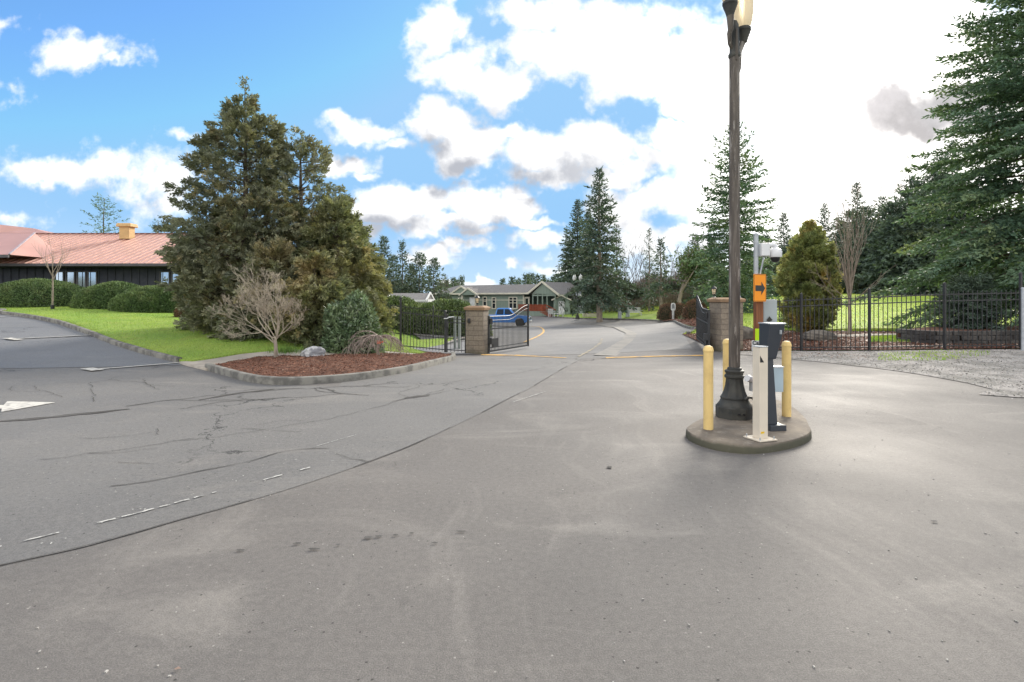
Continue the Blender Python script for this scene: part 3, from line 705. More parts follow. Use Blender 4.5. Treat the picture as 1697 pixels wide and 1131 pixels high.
# tapering stem
st = MB(); 
def frus(mb, c0, d0, c1, d1):
    v = []
    for c_, d_ in ((c0,d0),(c1,d1)):
        for a,b_ in ((-1,-1),(1,-1),(1,1),(-1,1)): v.append((c_[0]+a*d_[0]/2, c_[1]+b_*d_[1]/2, c_[2]))
    mb.add(v, [(0,3,2,1),(4,5,6,7),(0,1,5,4),(1,2,6,5),(2,3,7,6),(3,0,4,7)]); return mb
frus(st, (.0,0,.07),(.125,.12), (-.03,0,.90),(.085,.09)).build('stem', M_blk, K, bevel=.008)
hd = MB(); frus(hd, (-.02,.02,.86),(.135,.15), (.028,.0,1.285),(.205,.22)).build('head', M_blk, K, bevel=.010)
MB().box((.028,0,1.292),(.22,.235,.016)).build('hood', M_gal, K, bevel=.004)
fp = MB(); fp.add([(.0555,-.04,.92),(.0555,.075,.92),(.128,.085,1.25),(.128,-.085,1.25)],[(0,1,2,3)]); 
fo = fp.build('face_panel', M_dark, K); fo.location = (.004,0,0)
for k in range(4): MB().tube([(.055+.010*k,-.02,.96+.045*k),(.074+.010*k,-.02,.955+.045*k)], .007, 8).build('button', M_gal, K)
MB().box((.065,-.106,1.19),(.02,.03,.05)).build('reader_window', M_gal, K, bevel=.004)
# --- camera mast with the control boxes
C_ = thing('camera_mast', 'slim grey steel mast carrying the white dome camera behind the arrow sign', 'mast', (3.235,7.2,IZ))
MB().tube([(0,0,0),(0,0,2.43)], .030, 16).build('pole', M_gal, C_, smooth=True)
MB().lathe([(.032,2.43),(.032,2.45),(.02,2.46)], 16).build('pole_cap', M_gal, C_, smooth=True)
for z in (2.15,2.33): MB().lathe([(.034,z),(.034,z+.02)], 16).build('clamp', M_gal, C_)
MB().box((.10,-.01,2.24),(.11,.12,.17)).build('bracket_box', M_cam, C_, bevel=.008)
MB().tube([(.14,-.01,2.29),(.22,-.01,2.31),(.245,-.01,2.295),(.25,-.01,2.25)], [.028,.03,.03,.032], 12).build('camera_arm', M_cam, C_, smooth=True)
MB().lathe([(.02,.0),(.035,-.005),(.075,-.03),(.082,-.06),(.082,-.12),(.076,-.13)][::-1], 24, c=(.25,-.01,2.27)).build('camera_housing', M_cam, C_, smooth=True)
MB().lathe([(.058,-.01+.14-.13),(.056,-.03),(.045,-.052),(.025,-.066),(.004,-.07)][::-1], 20, c=(.25,-.01,2.14)).build('camera_dome', M_dark, C_, smooth=True)
MB().tube([(.03,-.01,1.82),(.06,-.015,1.98),(.10,-.015,2.16)], .011, 8).build('cable', M_gal, C_, smooth=True)
MB().box((.155,-.03,1.42),(.175,.10,.32)).build('junction_box', mat('grey_steel_box',(.36,.40,.41),(.3,.34,.35),rough=.5), C_, bevel=.006)
MB().tube([(.12,-.075,1.30),(.14,-.09,1.34),(.16,-.08,1.31)], .022, 8).build('connector', M_iron, C_, smooth=True)
MB().box((.06,0,1.48),(.08,.03,.03)).build('bracket', M_gal, C_)
MB().box((.245,-.03,.53),(.15,.12,.32)).build('control_box', M_ltb, C_, bevel=.006)
MB().box((.245,-.03,.697),(.165,.135,.014)).build('box_lid', M_cam, C_, bevel=.003)
MB().box((.10,-.01,.58),(.16,.03,.03)).build('bracket', M_gal, C_)
MB().tube([(-.05,-.02,.52),(-.12,-.06,.54),(-.155,-.08,.55)], [.04,.045,.045], 14).build('flood_lamp', M_cam, C_, smooth=True)
MB().box((-.055,-.01,.44),(.06,.06,.14)).build('lamp_bracket', M_gal, C_, bevel=.005)
cd = MB().tube([(-.20,-.12,.27),(-.15,-.10,.30),(-.08,-.06,.29),(-.02,-.02,.24),(-.01,0,.2)], .016, 8)
cd.build('conduit', M_iron, C_, smooth=True)
MB().tube([(-.14,-.26,.02),(-.14,-.25,.10),(-.08,-.16,.22),(-.02,-.04,.34),(-.01,-.02,.44)], .013, 8).build('conduit', M_iron, C_, smooth=True)
MB().tube([(-.14,-.265,-.0),(-.14,-.265,.09)], .022, 10).build('conduit_fitting', M_gal, C_, smooth=True)
# --- wooden post
Wp = thing('wooden_post', 'reddish cedar post behind the card reader, lime strip near its foot', 'post', (3.155,6.98,IZ))
MB().box((.01,.0,.91),(.092,.092,1.82)).build('timber', M_wood, Wp, bevel=.006)
lo_ = MB().box((-.0,-.048,1.10),(.10,.006,.22)).build('reflective_strip', M_lime, Wp)
# --- orange arrow sign
Q = thing('arrow_sign', 'orange sign with black right-pointing arrow on the wooden post', 'sign', (3.145,6.89,IZ), R(28))
def rrect(w, h, r, k=5):
    pts = []
    for cx_, cy_, a0 in ((w/2-r,h/2-r,0),(-w/2+r,h/2-r,90),(-w/2+r,-h/2+r,180),(w/2-r,-h/2+r,270)):
        for j in range(k+1): a = R(a0+90*j/k); pts.append((cx_+r*math.cos(a), cy_+r*math.sin(a)))
    return pts
w_, h_ = .235, .35
MB().prism([(x,z+1.73) for x,z in rrect(w_,h_,.018)], -.003, .003).build('panel', M_or, Q)
ol, il = rrect(w_-.012,h_-.012,.014), rrect(w_-.022,h_-.022,.010); kk = len(ol)
MB().add([(x,-.0045,z+1.73) for x,z in ol]+[(x,-.0045,z+1.73) for x,z in il], [(i,(i+1)%kk,(i+1)%kk+kk,i+kk) for i in range(kk)]).build('border', M_dark, Q)
MB().add([(x,-.005,z+1.725) for x,z in [(-.09,-.036),(.022,-.036),(.022,-.085),(.095,0),(.022,.085),(.022,.036),(-.09,.036)]], [tuple(range(7))]).build('arrow', M_dark, Q)
# --- small white sign with lettering
Sg = thing('notice_sign', 'small white notice reading Call, low between lamp post and cream post', 'sign', (3.12,6.88,IZ+.025), R(-6))
MB().box((0,0,.972),(.16,.006,.13)).build('panel', M_cam, Sg, bevel=.001)
MB().box((.03,.03,.985),(.03,.06,.03)).build('bracket', M_gal, Sg)
def text(body, size, parent, loc, rot, mt, name='lettering'):
    cu = bpy.data.curves.new(name, 'FONT'); cu.body = body; cu.size = size; cu.extrude = .0005; cu.offset = size*.02
    o = bpy.data.objects.new('tmp', cu); COL.objects.link(o); bpy.context.view_layer.update()
    me = bpy.data.meshes.new_from_object(o.evaluated_get(bpy.context.evaluated_depsgraph_get())); bpy.data.objects.remove(o)
    me.materials.clear(); me.materials.append(mt); q = bpy.data.objects.new(name, me); link(q, parent); q.location = loc; q.rotation_euler = rot; return q
text('Call', .070, Sg, (-.074,-.0045,.985), (R(90),0,0), M_dark)
# ================================================================== GATES, FENCES, PILLARS
M_fence = mat('black_fence_steel', (.018,.018,.02), (.026,.025,.025), scale=4, rough=.5, spec=.5)
# block wall material
M_block = bpy.data.materials.new('split_block'); M_block.use_nodes = True
t = M_block.node_tree; n, put, m, vm, mix, noise, ramp = NT(t); b = t.nodes['Principled BSDF']
Pc = n('ShaderNodeTexCoord').outputs['Object']; sx = n('ShaderNodeSeparateXYZ'); put(sx.inputs[0], Pc)
cc = n('ShaderNodeCombineXYZ'); put(cc.inputs[0], m('ADD', sx.outputs[0], sx.outputs[1])); put(cc.inputs[1], sx.outputs[2])
br = n('ShaderNodeTexBrick'); put(br.inputs['Vector'], cc.outputs[0]); br.inputs['Scale'].default_value = 1; br.inputs['Brick Width'].default_value = .42; br.inputs['Row Height'].default_value = .195
br.inputs['Mortar Size'].default_value = .008; br.inputs['Color1'].default_value = (.25,.205,.155,1); br.inputs['Color2'].default_value = (.22,.18,.14,1); br.inputs['Mortar'].default_value = (.155,.125,.10,1)
c = mix(1.0, br.outputs[0], mix(ramp(noise(Pc, 18, 5, .7), .3, .7), (.82,.82,.82,1), (1.15,1.15,1.15,1)), 'MULTIPLY')
c = mix(m('MULTIPLY', ramp(m('ADD', sx.outputs[2], m('MULTIPLY', noise(Pc, 4, 4), .5)), .62, .22), .75), c, (.07,.068,.04,1))
put(b.inputs['Base Color'], c); b.inputs['Roughness'].default_value = .95
bn = n('ShaderNodeBump'); bn.inputs['Distance'].default_value = .012; put(bn.inputs['Height'], m('ADD', noise(Pc, 40, 5, .7), m('MULTIPLY', br.outputs['Fac'], -1.5))); put(b.inputs['Normal'], bn.outputs[0])
M_cap = mat('pillar_cap_concrete', (.33,.215,.13), (.26,.17,.105), scale=4, rough=.9, bump=.004)
def lantern(x, y, z, label, s=1.):
    t_ = thing('pillar_lantern', label, 'lantern', (x,y,z)); t_.scale = (s,)*3
    MB().lathe([(.09,0),(.09,.015),(.03,.03),(.022,.05),(.022,.10),(.05,.115),(.06,.125)], 12).build('base', M_fence, t_, smooth=True)
    cg = MB()
    for k in range(6):
        a = k*math.pi/3; cg.tube([(.068*math.cos(a),.068*math.sin(a),.12),(.095*math.cos(a),.095*math.sin(a),.34)], .007, 5)
    for z_, r in ((.125,.068),(.19,.078),(.335,.094)):
        cg.tube([(r*math.cos(a_),r*math.sin(a_),z_) for a_ in [q*math.pi/6 for q in range(13)]], .006, 5)
    cg.build('cage', M_fence, t_)
    MB().lathe([(.055,.13),(.083,.33)], 12).build('glass', M_glass, t_, smooth=True)
    MB().lathe([(.118,.335),(.115,.35),(.07,.40),(.03,.43),(.015,.44),(.02,.46),(.012,.475),(.003,.485)], 6 if s<2 else 12).build('roof', M_fence, t_)
    return t_
def pillar(px, y, w, h, base_z, label, rz=0, sconce=False):
    x = (px-CX)/F*y
    t_ = thing('gate_pillar', label, 'pillar', (x,y,base_z), rz)
    MB().box((0,0,h/2-.1),(w,w,h+.2)).build('block_shaft', M_block, t_, bevel=.008)
    frus(MB(), (0,0,h),(w+.10,w+.10),(0,0,h+.11),(w+.16,w+.16)).build('cap', M_cap, t_, bevel=.01)
    frus(MB(), (0,0,h+.11),(w+.15,w+.15),(0,0,h+.17),(w-.15,w-.15)).build('cap_top', M_cap, t_, bevel=.01)
    if sconce: MB().lathe([(.055,-.09),(.06,-.05),(.06,.05),(.05,.09)], 12, c=(-w/2+.16,-w/2-.07,h-.42)).build('sconce', M_fence, t_, smooth=True)
    return t_, x
zl, zr = g(-1.42,22), g(8.2,19.8)
# left: front face about px 772-804, side face to 812
pl, plx = pillar(791, 22.1, .74, 1.80, zl-.02, 'tan block gate pillar left of the entrance with a small round wall light', R(-14), True)
lantern(plx, 22.1, zl+1.95, 'black caged lantern on top of the left gate pillar', .95)
pr, prx = pillar(1203, 20.1, .86, 1.78, zr-.02, 'tan block gate pillar right of the entrance, partly behind the lamp post', R(8))
lantern((1185-CX)/F*19.9, 20.0, zr+1.93, 'pale glass lantern on the cap of the right gate pillar', .95)
mst = thing('antenna_rod', 'thin pale rod rising from the right gate pillar beside the lamp post', 'antenna', ((1226-CX)/F*20.0, 20.0, zr+1.92))
MB().tube([(0,0,0),(0,0,1.66)], .018, 6).build('rod', M_gal, mst); MB().lathe([(.05,0),(.05,.05),(.02,.08)], 8).build('rod_foot', M_gal, mst)

def gate_leaf(name, hx, hy, ex, ey, hz, label, mirror=1, dense=False):
    dx, dy_ = ex-hx, ey-hy; Ln = math.hypot(dx,dy_); a = math.atan2(dy_,dx)
    t_ = thing(name, label, 'gate', (hx,hy,hz), a); slope = (g(ex,ey)-g(hx,hy))*.9/Ln
    H0, H1 = 1.50, 1.98
    def topz(s): # rises towards the latch end
        u = max(0, (s-.45)/.55); return (H0+(H1-H0)*(u*u*(3-2*u)) + slope*s*Ln)
    MB().beam((0,0,.02),(0,0,H0+.02), .07,.07).build('stile', M_fence, t_)
    MB().beam((Ln,0,.05+slope*Ln),(Ln,0,topz(1)+.05), .06,.06).build('stile', M_fence, t_)
    N = 14
    for off, w in ((0,.042),(-.16,.036)):
        rl = MB()
        rl.tube([(Ln*i/N,0,topz(i/N)+off) for i in range(N+1)], w*.42, 6)
        rl.build('top_rail', mat('highlight_painted_rail',(.10,.10,.105),(.20,.2,.2),scale=3,rough=.5,metal=.2), t_)  # paler steel colour paints the sun highlights along the top rails
    MB().beam((0,0,1.0),(Ln,0,1.0+slope*Ln), .045,.05).build('middle_rail', M_fence, t_)
    MB().beam((0,0,.10),(Ln,0,.10+slope*Ln), .045,.06).build('bottom_rail', M_fence, t_); MB().beam((0,0,.24),(Ln,0,.24+slope*Ln), .03,.03).build('bottom_rail', M_fence, t_)
    pk = MB(); k = int(Ln/(.07 if dense else .125))
    for i in range(1,k): s_ = i/k; pk.beam((Ln*s_,0,.1+slope*s_*Ln),(Ln*s_,0,topz(s_)-.01), .02,.02)
    pk.build('pickets', M_fence, t_)
    MB().box((.5,-.05*mirror,.42),(.5,.05,.36)).build('gate_panel', M_fence, t_)
    MB().box((.02,-.10*mirror,.52),(.22,.16,.26)).build('gate_motor', M_fence, t_, bevel=.02)
    MB().tube([(.05,-.08*mirror,1.2),(.05,-.08*mirror,1.42)], .06, 8).build('hinge', M_fence, t_)
    return t_
gate_leaf('entrance_gate', -.93, 21.7, .76, 25.4, g(-.93,21.7)+.03, 'black picket swing gate hinged on the left pillar, open inward before the blue pickup')
gate_leaf('entrance_gate', 7.22, 19.9, 8.14, 23.9, g(7.22,19.9)+.03, 'black swing gate hinged on the right pillar, folded open almost edge on', -1, True)

def fence(name, posts, H, label, sp=.125, post_w=.065, rails=(.12,-.09,-.28), tall=None, cat='fence', finial=True):
    x0,y0 = posts[0]; base = g(x0,y0)
    t_ = thing(name, label, cat, (x0,y0,base))
    Z = [g(*p)-base for p in posts]
    for i,(p,z) in enumerate(zip(posts,Z)):
        hh = (tall[i] if tall else H+.10)
        po = MB().box((p[0]-x0,p[1]-y0,z+hh/2-.05),(post_w,post_w,hh+.1), rz=.2).build('post', M_fence, t_)
        MB().lathe([(post_w*.72,0),(post_w*.72,.02),(post_w*.3,.05),(.004,.055)], 6, c=(p[0]-x0,p[1]-y0,z+hh)).build('post_cap', M_fence, po)
    for i in range(len(posts)-1):
        a = Vector((posts[i][0]-x0,posts[i][1]-y0,Z[i])); b_ = Vector((posts[i+1][0]-x0,posts[i+1][1]-y0,Z[i+1]))
        for r in rails:
            zz = r if r > 0 else H+r
            MB().beam(a+Vector((0,0,zz)), b_+Vector((0,0,zz)), .03,.035).build('rail', M_fence, t_)
        pk = MB(); L_ = (b_-a).length; k = max(2,int(L_/sp))
        for j in range(1,k):
            p = a+(b_-a)*(j/k); pk.beam(p+Vector((0,0,.04)), p+Vector((0,0,H-.02)), .018,.018)
            pk.add([(p.x-.01,p.y-.01,p.z+H-.02),(p.x+.01,p.y-.01,p.z+H-.02),(p.x,p.y+.01,p.z+H-.02),(p.x,p.y,p.z+H+.02)],[(0,1,3),(1,2,3),(2,0,3)])
        pk.build('picket_panel', M_fence, t_)
    return t_
fence('picket_fence', [(8.35,19.75),up(1228,0,19.4)[:2] if False else (9.75-1.0,18.95),(9.75,18.3),(11.55,17.55),(13.5,16.95),(15.5,16.55),(17.7,16.3),(19.9,16.2)][1:], 1.82, 'long black picket fence running right from the pillar behind the gravel', rails=(.12,-.10,-.30), tall=[2.0,1.9,1.97,2.05,2.3,1.97,1.97])
fence('picket_fence', [((664-CX)/F*21.6,21.6),((738-CX)/F*21.9,21.9)], 1.52, 'black picket fence section between the weeping maple and the pedestrian gate', tall=[2.02,1.65], post_w=.09, rails=(.12,-.08))
fence('pedestrian_gate', [((741-CX)/F*21.9,21.9),((771-CX)/F*21.9,21.9)], 1.45, 'narrow black picket gate with white lever against the left pillar', tall=[1.5,1.5], post_w=.04, rails=(.12,-.08,-.22), cat='gate')
pg = [o for o in bpy.data.objects if o.name.startswith('pedestrian_gate')][0]
MB().tube([(-.12,-.06,1.38),(.0,-.07,1.38),(.08,-.07,1.43),(.28,-.06,1.45)], .022, 8).build('lever', M_cam, pg, smooth=True)
MB().box((.0,-.05,1.12),(.10,.07,.2)).build('latch_box', M_fence, pg)
fence('boundary_fence', [((560-CX)/F*28,28),((610-CX)/F*28,28),((664-CX)/F*28,28),((718-CX)/F*28,28),((772-CX)/F*28,28)], 1.6, 'black picket fence along the laurel hedge, seen through the nearer one', rails=(.12,-.08))
sp_ = thing('signal_post', 'pale grey steel upright at the far right edge in front of the fir', 'post', ((1695-CX)/F*16.2,16.2,g(15.2,16.2)))
MB().tube([(0,0,-.05),(0,0,1.85)], .045, 10).build('tube', M_gal, sp_, smooth=True); MB().lathe([(.05,1.85),(.05,1.87),(.01,1.9)],10).build('cap', M_gal, sp_)
for k,px in enumerate((754,761)):
    q = thing('utility_pedestal', ['left of two pale utility pedestals behind the pedestrian gate','right of two pale utility pedestals behind the pedestrian gate'][k], 'utility box', ((px-CX)/F*24.6,24.6+.1*k,g((px-CX)/F*24.6,24.6)))
    MB().box((0,0,.72),(.11,.11,1.44)).build('housing', mat('grey_green_plastic',(.30,.33,.30),rough=.6), q, bevel=.01); MB().box((0,0,1.45),(.13,.13,.03)).build('lid', mat('grey_green_plastic',(0,0,0)), q, bevel=.005)

# retaining wall planter
rw = smooth_line([(13.95,19.6),(14.3,18.3),(15.6,17.9),(17.2,17.9),(18.6,18.2)], .44)
M_rw = mat('dark_wall_block', (.10,.092,.085), (.055,.05,.047), scale=3, rough=.95, bump=.02, bscale=14, lo=.4,hi=.6)
t_ = thing('retaining_wall', 'low dark stacked block retaining wall behind the fence at right', 'wall', (rw[0][0],rw[0][1],g(*rw[0])))
for rrow in range(3):
    mb = MB()
    for i in range(len(rw)-1):
        p,q = Vector(rw[i]),Vector(rw[i+1]); off = .5 if rrow%2 else 0; c_ = p.lerp(q,.5+off*.9); d = (q-p); z = g(*c_)-t_.location.z+.07+.155*rrow
        mb.box((c_.x-rw[0][0], c_.y-rw[0][1], z),(d.length-.012,.26,.148), rz=math.atan2(d.y,d.x))
    mb.build('block_course', M_rw, t_, bevel=.015)
struct(region('planter_soil', [(14.0,19.8),(14.35,18.45),(15.6,18.05),(17.2,18.05),(18.6,18.35),(22,19.4),(21,21),(16,21)], M_mulch, .36, .4, skirt=.4))
# ================================================================== BUILDINGS
M_roofr = mat('copper_red_metal_roof', (.55,.30,.235), (.49,.265,.205), scale=.6, rough=.42, metal=.1, spec=.6)
M_seam = mat('roof_seam', (.62,.39,.31), rough=.4, spec=.6)  # ribs coloured paler than the roof to paint their highlights
M_board = mat('dark_board_siding', (.040,.043,.056), (.055,.057,.07), scale=2, rough=.8)
M_fasc = mat('dark_fascia', (.10,.095,.10), rough=.7)
M_win = bpy.data.materials.new('window_glass'); M_win.use_nodes = True
bb = M_win.node_tree.nodes['Principled BSDF']; bb.inputs['Base Color'].default_value = (.62,.68,.75,1); bb.inputs['Roughness'].default_value = .06; bb.inputs['Metallic'].default_value = .8
M_dwin = bpy.data.materials.new('dark_window_glass'); M_dwin.use_nodes = True
bb = M_dwin.node_tree.nodes['Principled BSDF']; bb.inputs['Base Color'].default_value = (.02,.024,.028,1); bb.inputs['Roughness'].default_value = .08
M_och = mat('ochre_metal', (.55,.36,.16), (.48,.31,.14), scale=3, rough=.7)
def roof_plane(mb, A, B, C, D, seams, rib=None, th=.12):
    """sloping slab A,B (eave) C,D (ridge, C over B); seams as ribs"""
    A,B,C,D = map(Vector,(A,B,C,D)); nn = (B-A).cross(D-A).normalized(); nn = nn if nn.z > 0 else -nn
    vs = [A,B,C,D]+[p-nn*th for p in (A,B,C,D)]
    mb.add(vs, [(0,1,2,3),(7,6,5,4),(0,4,5,1),(1,5,6,2),(2,6,7,3),(3,7,4,0)])
    if rib:
        for i in range(seams+1):
            t_ = i/seams; p,q = A.lerp(B,t_), D.lerp(C,t_); rib.beam(p+nn*.03,q+nn*.03,.06,.06)
# --- clubhouse on the left
bx, by = -20.0, 34.0; bz = 1.15
Bd = thing('clubhouse', 'long dark boarded clubhouse with salmon metal roof beyond the clipped hedges', 'building', (bx,by,bz))
x0, x1 = -26.0, 1.2
ez, rz_, ry = 2.72, 5.45, 7.2          # eave height, ridge height, ridge depth (local)
wl = MB(); wl.box(((x0+x1)/2, 8.2, 1.2),(x1-x0, 14.0, 3.0))
W_ = wl.build('wall', M_board, Bd)
bt = MB(); k = int((x1-x0)/.52)
for i in range(k+1): bt.box((x0+i*.52,1.175,1.2),(.05,.05,3.0))
bt.build('battens', M_board, Bd)
rf = MB(); rb = MB()
E0, E1 = x0-1, x1+1
roof_plane(rf, (E0,0,ez),(E1,0,ez),(E1,ry,rz_),(E0,ry,rz_), 62, rb)
roof_plane(rf, (E0,2*ry,ez),(E1,2*ry,ez),(E1,ry,rz_),(E0,ry,rz_), 62, rb)
rfo = rf.build('roof', M_roofr, Bd); rb.build('seam', M_seam, Bd)
MB().box(((E0+E1)/2,-.03,ez-.06),(E1-E0,.09,.16)).build('gutter', M_fasc, Bd)
MB().box(((E0+E1)/2,ry,rz_+.03),(E1-E0,.3,.05)).build('ridge_cap', mat('ridge_metal',(.25,.11,.09),rough=.5), Bd)
MB().box(((E0+E1)/2,.6,ez-.14),(E1-E0,1.1,.03)).build('soffit', M_fasc, Bd)
def wx(px, y=35.1): return (px-CX)/F*y-bx
for (a, b_, lo_z) in ((90,104.5,1.05),(109,123,1.05),(127,141.5,.5),(144.5,159.5,.55),(265,280,.55),(284,297,.5),(301,314,.5)):
    w0, w1 = wx(a), wx(b_)
    f = MB(); z0, z1 = lo_z, 2.28; c_ = ((w0+w1)/2)
    for q in ((c_,z0),(c_,z1)): f.box((q[0],1.14,q[1]),(w1-w0+.12,.09,.07))
    for q in (w0,w1): f.box((q,1.14,(z0+z1)/2),(.07,.085,z1-z0))
    f.box((c_,1.14,1.28),(w1-w0,.07,.05))
    fo = f.build('window', M_fasc, Bd)
    MB().box((c_,1.165,(z0+z1)/2),(w1-w0,.03,z1-z0)).build('pane', M_win, fo)
# vent on the ridge
vx = wx(217, 40.2); ve = MB(); ve.box((vx,ry-1.4,rz_-.05),(.72,.6,1.0)); vo = ve.build('roof_vent', M_och, Bd)
frus(MB(), (vx,ry-1.4,rz_+.32),(1.1,.9),(vx,ry-1.4,rz_+.58),(1.0,.8)).build('vent_hood', M_och, vo, bevel=.05)
# upper roof behind, left end and the near hip
up_ = MB(); ur = MB()
ax = -27
up_.add([(-32,12,5.1),(ax+10.6,12,5.1),(ax+3,16,7.0),(-32,16,7.9),(-32,20,5.1),(ax+10.6,20,5.1)],[(0,1,2,3),(3,2,5,4),(1,5,2),(0,3,4),(0,4,5,1)])
up_.build('upper_roof', M_roofr, Bd)
hp = MB(); hx_ = wx(0,33)
hp.add([(hx_+.75,-1.2,3.20),(hx_-5,-1.2,3.20),(hx_-5,3,5.0),(hx_-1.4,3,5.0),(hx_+.75,3.0,3.20),(hx_-5,3,3.2)],[(0,3,2,1),(0,4,3),(0,1,5,4),(3,4,5,2)])
ho = hp.build('porch_roof', M_roofr, Bd)
MB().beam((hx_+.75,-1.2,3.23),(hx_-1.4,3,5.03),.10,.06).build('hip_cap', mat('pale_metal',(.5,.42,.42),rough=.4,metal=.3), ho)
MB().box((hx_-2.1,-1.25,3.10),(5.7,.1,.16)).build('fascia', M_fasc, ho)
MB().tube([(wx(42,36.5),3.4,4.05),(wx(42,36.5),3.4,4.35)],.06,8).build('vent_pipe', M_roofr, Bd)

# --- green home beyond the road
M_grn = mat('sage_siding', (.205,.25,.205), (.185,.23,.19), scale=3, rough=.8)
t = M_grn.node_tree; n, put, m, vm, mix, noise, ramp = NT(t); b = t.nodes['Principled BSDF']
src = b.inputs['Base Color'].links[0].from_socket; sx = n('ShaderNodeSeparateXYZ'); put(sx.inputs[0], n('ShaderNodeTexCoord').outputs['Object'])
put(b.inputs['Base Color'], mix(m('MULTIPLY', ramp(m('FRACT', m('MULTIPLY', sx.outputs[0], 2.2)), .12, .0), .35), src, (.06,.09,.065,1)))
M_trim = mat('cream_trim', (.58,.55,.44), (.52,.49,.40), rough=.6)
M_shin = mat('grey_shingles', (.19,.18,.175), (.14,.135,.13), scale=6, rough=.95, bump=.01, bscale=12)
M_deck = mat('red_cedar_deck', (.27,.065,.03), (.20,.05,.025), scale=3, rough=.8)
M_dkin = mat('shaded_porch_siding', (.10,.14,.115), rough=.8)  # darker copy of the siding, porch shade put into the colour
HA = math.atan2(-13.5, 19.0)       # front wall turns towards us on the right
hxr, hyr = (868-CX)/F*76, 76.0     # corner of the front wall by the porch
H = thing('green_home', 'long sage green single-storey home with grey roof and porch behind the blue pickup', 'house', (hxr,hyr,g(hxr,hyr)-.05), 0)
ang = math.atan2(-11.0, 15.0); H.rotation_euler[2] = ang
LL = 20.0; dp = 5.6; eh = 3.15; rh = 4.5
def hX(px):
    """local x along the front wall seen at column px"""
    k = (px-CX)/F; c_, s_ = math.cos(ang), math.sin(ang)
    # (hxr+u c) = k (hyr+u s)
    return (k*hyr-hxr)/(c_-k*s_)
xL = hX(714)
MB().box((xL/2, dp/2, eh/2),(-xL, dp, eh)).build('wall', M_grn, H)
PW = hX(912)   # porch run to the right
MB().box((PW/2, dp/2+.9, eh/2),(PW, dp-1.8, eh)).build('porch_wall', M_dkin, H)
rf = MB(); y0_, y1_ = -.5, dp+.5; XR = PW+1.2
rf.add([(xL-.5,y0_,eh),(hX(903),y0_,eh),(hX(903),dp/2,rh),(xL+3.4,dp/2,rh),(xL-.5,y1_,eh),(hX(903),y1_,eh)],[(0,1,2,3),(3,2,5,4),(0,3,4),(1,5,2),(0,4,5,1)])
rfo = rf.build('roof', M_shin, H)
MB().box(((xL+hX(891)-.5)/2,y0_-.03,eh-.02),(hX(891)-xL+.5,.06,.22)).build('fascia', M_trim, H)
# porch gable facing the road
gx0, gx1, gxa = hX(890), hX(929), hX(907.5); ga = rh+.15; gy = -1.2
pgb = MB(); pgb.add([(gx0-.5,gy-.2,eh-.05),(gxa,gy-.2,ga),(gxa,dp/2,ga),(gx0-.5,dp/2,eh-.05),(gx1+.5,gy-.2,eh-.25),(gx1+.5,dp+.4,eh-.25),(gxa,dp+.4,ga)],[(0,1,2,3),(1,4,5,6)])
pr_ = pgb.build('porch_roof', M_shin, H); sm = pr_.modifiers.new('thick','SOLIDIFY'); sm.thickness = .1
MB().add([(gx0,gy,eh-.05),(gxa,gy,ga-.18),(gx1,gy,eh-.22),(gx1,gy+.1,eh-.22),(gxa,gy+.1,ga-.18),(gx0,gy+.1,eh-.05)],[(0,1,2),(5,4,3),(0,2,3,5)]).build('gable', M_grn, H)
tr_ = MB(); tr_.beam((gx0-.6,gy-.22,eh-.05),(gxa,gy-.22,ga+.02),.08,.26).beam((gxa,gy-.225,ga+.02),(gx1+.6,gy-.225,eh-.27),.08,.26); tr_.build('barge_board', M_trim, H)
MB().beam((gx1+.55,gy-.2,eh-.3),(gx1+.55,dp,eh-.3),.08,.2).build('side_fascia', M_trim, H)
MB().box(((gx0+gx1)/2,gy+.05,eh-.3),(gx1-gx0,.14,.2)).build('porch_beam', M_grn, H)
for u in (gx0+.1, hX(899), hX(907), hX(914.5), gx1-.1): MB().box((u,gy+.05,eh/2+.1),(.15,.15,eh-.5)).build('porch_post', M_grn, H)
MB().box(((gx1-.2)/2,gy+1.0,.35),(gx1+.2,2.4,.7)).build('porch_floor', M_grn, H)
dk = MB()
dl_ = hX(914); kd = int(dl_/.14)
for i in range(kd): dk.box((.05+i*.14,gy-.1,1.15),(.10,.03,.85))
dk.box((dl_/2,gy-.1,1.6),(dl_,.08,.06)); dk.build('deck_railing', M_deck, H)
dr = MB(); sx0 = hX(915)
for i in range(5): dr.box((sx0+.1+i*.3, gy-1.0, .62-.13*i),(.36,1.2,.08))
for s_ in (-1.6,-.4): dr.beam((sx0,gy+s_,1.6),(sx0+1.6,gy+s_,.9),.06,.12)
for i in range(10): dr.box((sx0+.05+i*.16,gy-1.6,1.1-.07*i),(.05,.03,.8))
dr.build('porch_steps', M_deck, H)
MB().box((.5,.1,1.7),(.85,.1,1.9)).build('porch_door', M_trim, H)
MB().box((.5,.04,1.8),(.45,.06,1.3)).build('porch_door_glass', M_dwin, H)
def hwin(pa, pb, z0, z1, cols=1):
    a, b_ = hX(pa), hX(pb); c_ = (a+b_)/2; w = b_-a
    f = MB()
    for z in (z0,z1,(z0+z1)/2): f.box((c_,-.06,z),(w+.1,.1,.13 if z!=(z0+z1)/2 else .08))
    for x in [a+w*i/cols for i in range(cols+1)]: f.box((x,-.058,(z0+z1)/2),(.13,.098,z1-z0))
    fo = f.build('window', M_trim, H); MB().box((c_,-.02,(z0+z1)/2),(w,.04,z1-z0)).build('pane', M_dwin, fo)
hwin(801,807,1.35,2.65); hwin(816,822,.95,2.55); hwin(844,857,1.0,2.6,2); hwin(760,765,1.5,2.5); hwin(722,727,1.4,2.5)
MB().box((xL/2,-.03,2.2),(-xL,.05,.10)).build('trim_band', M_trim, H)
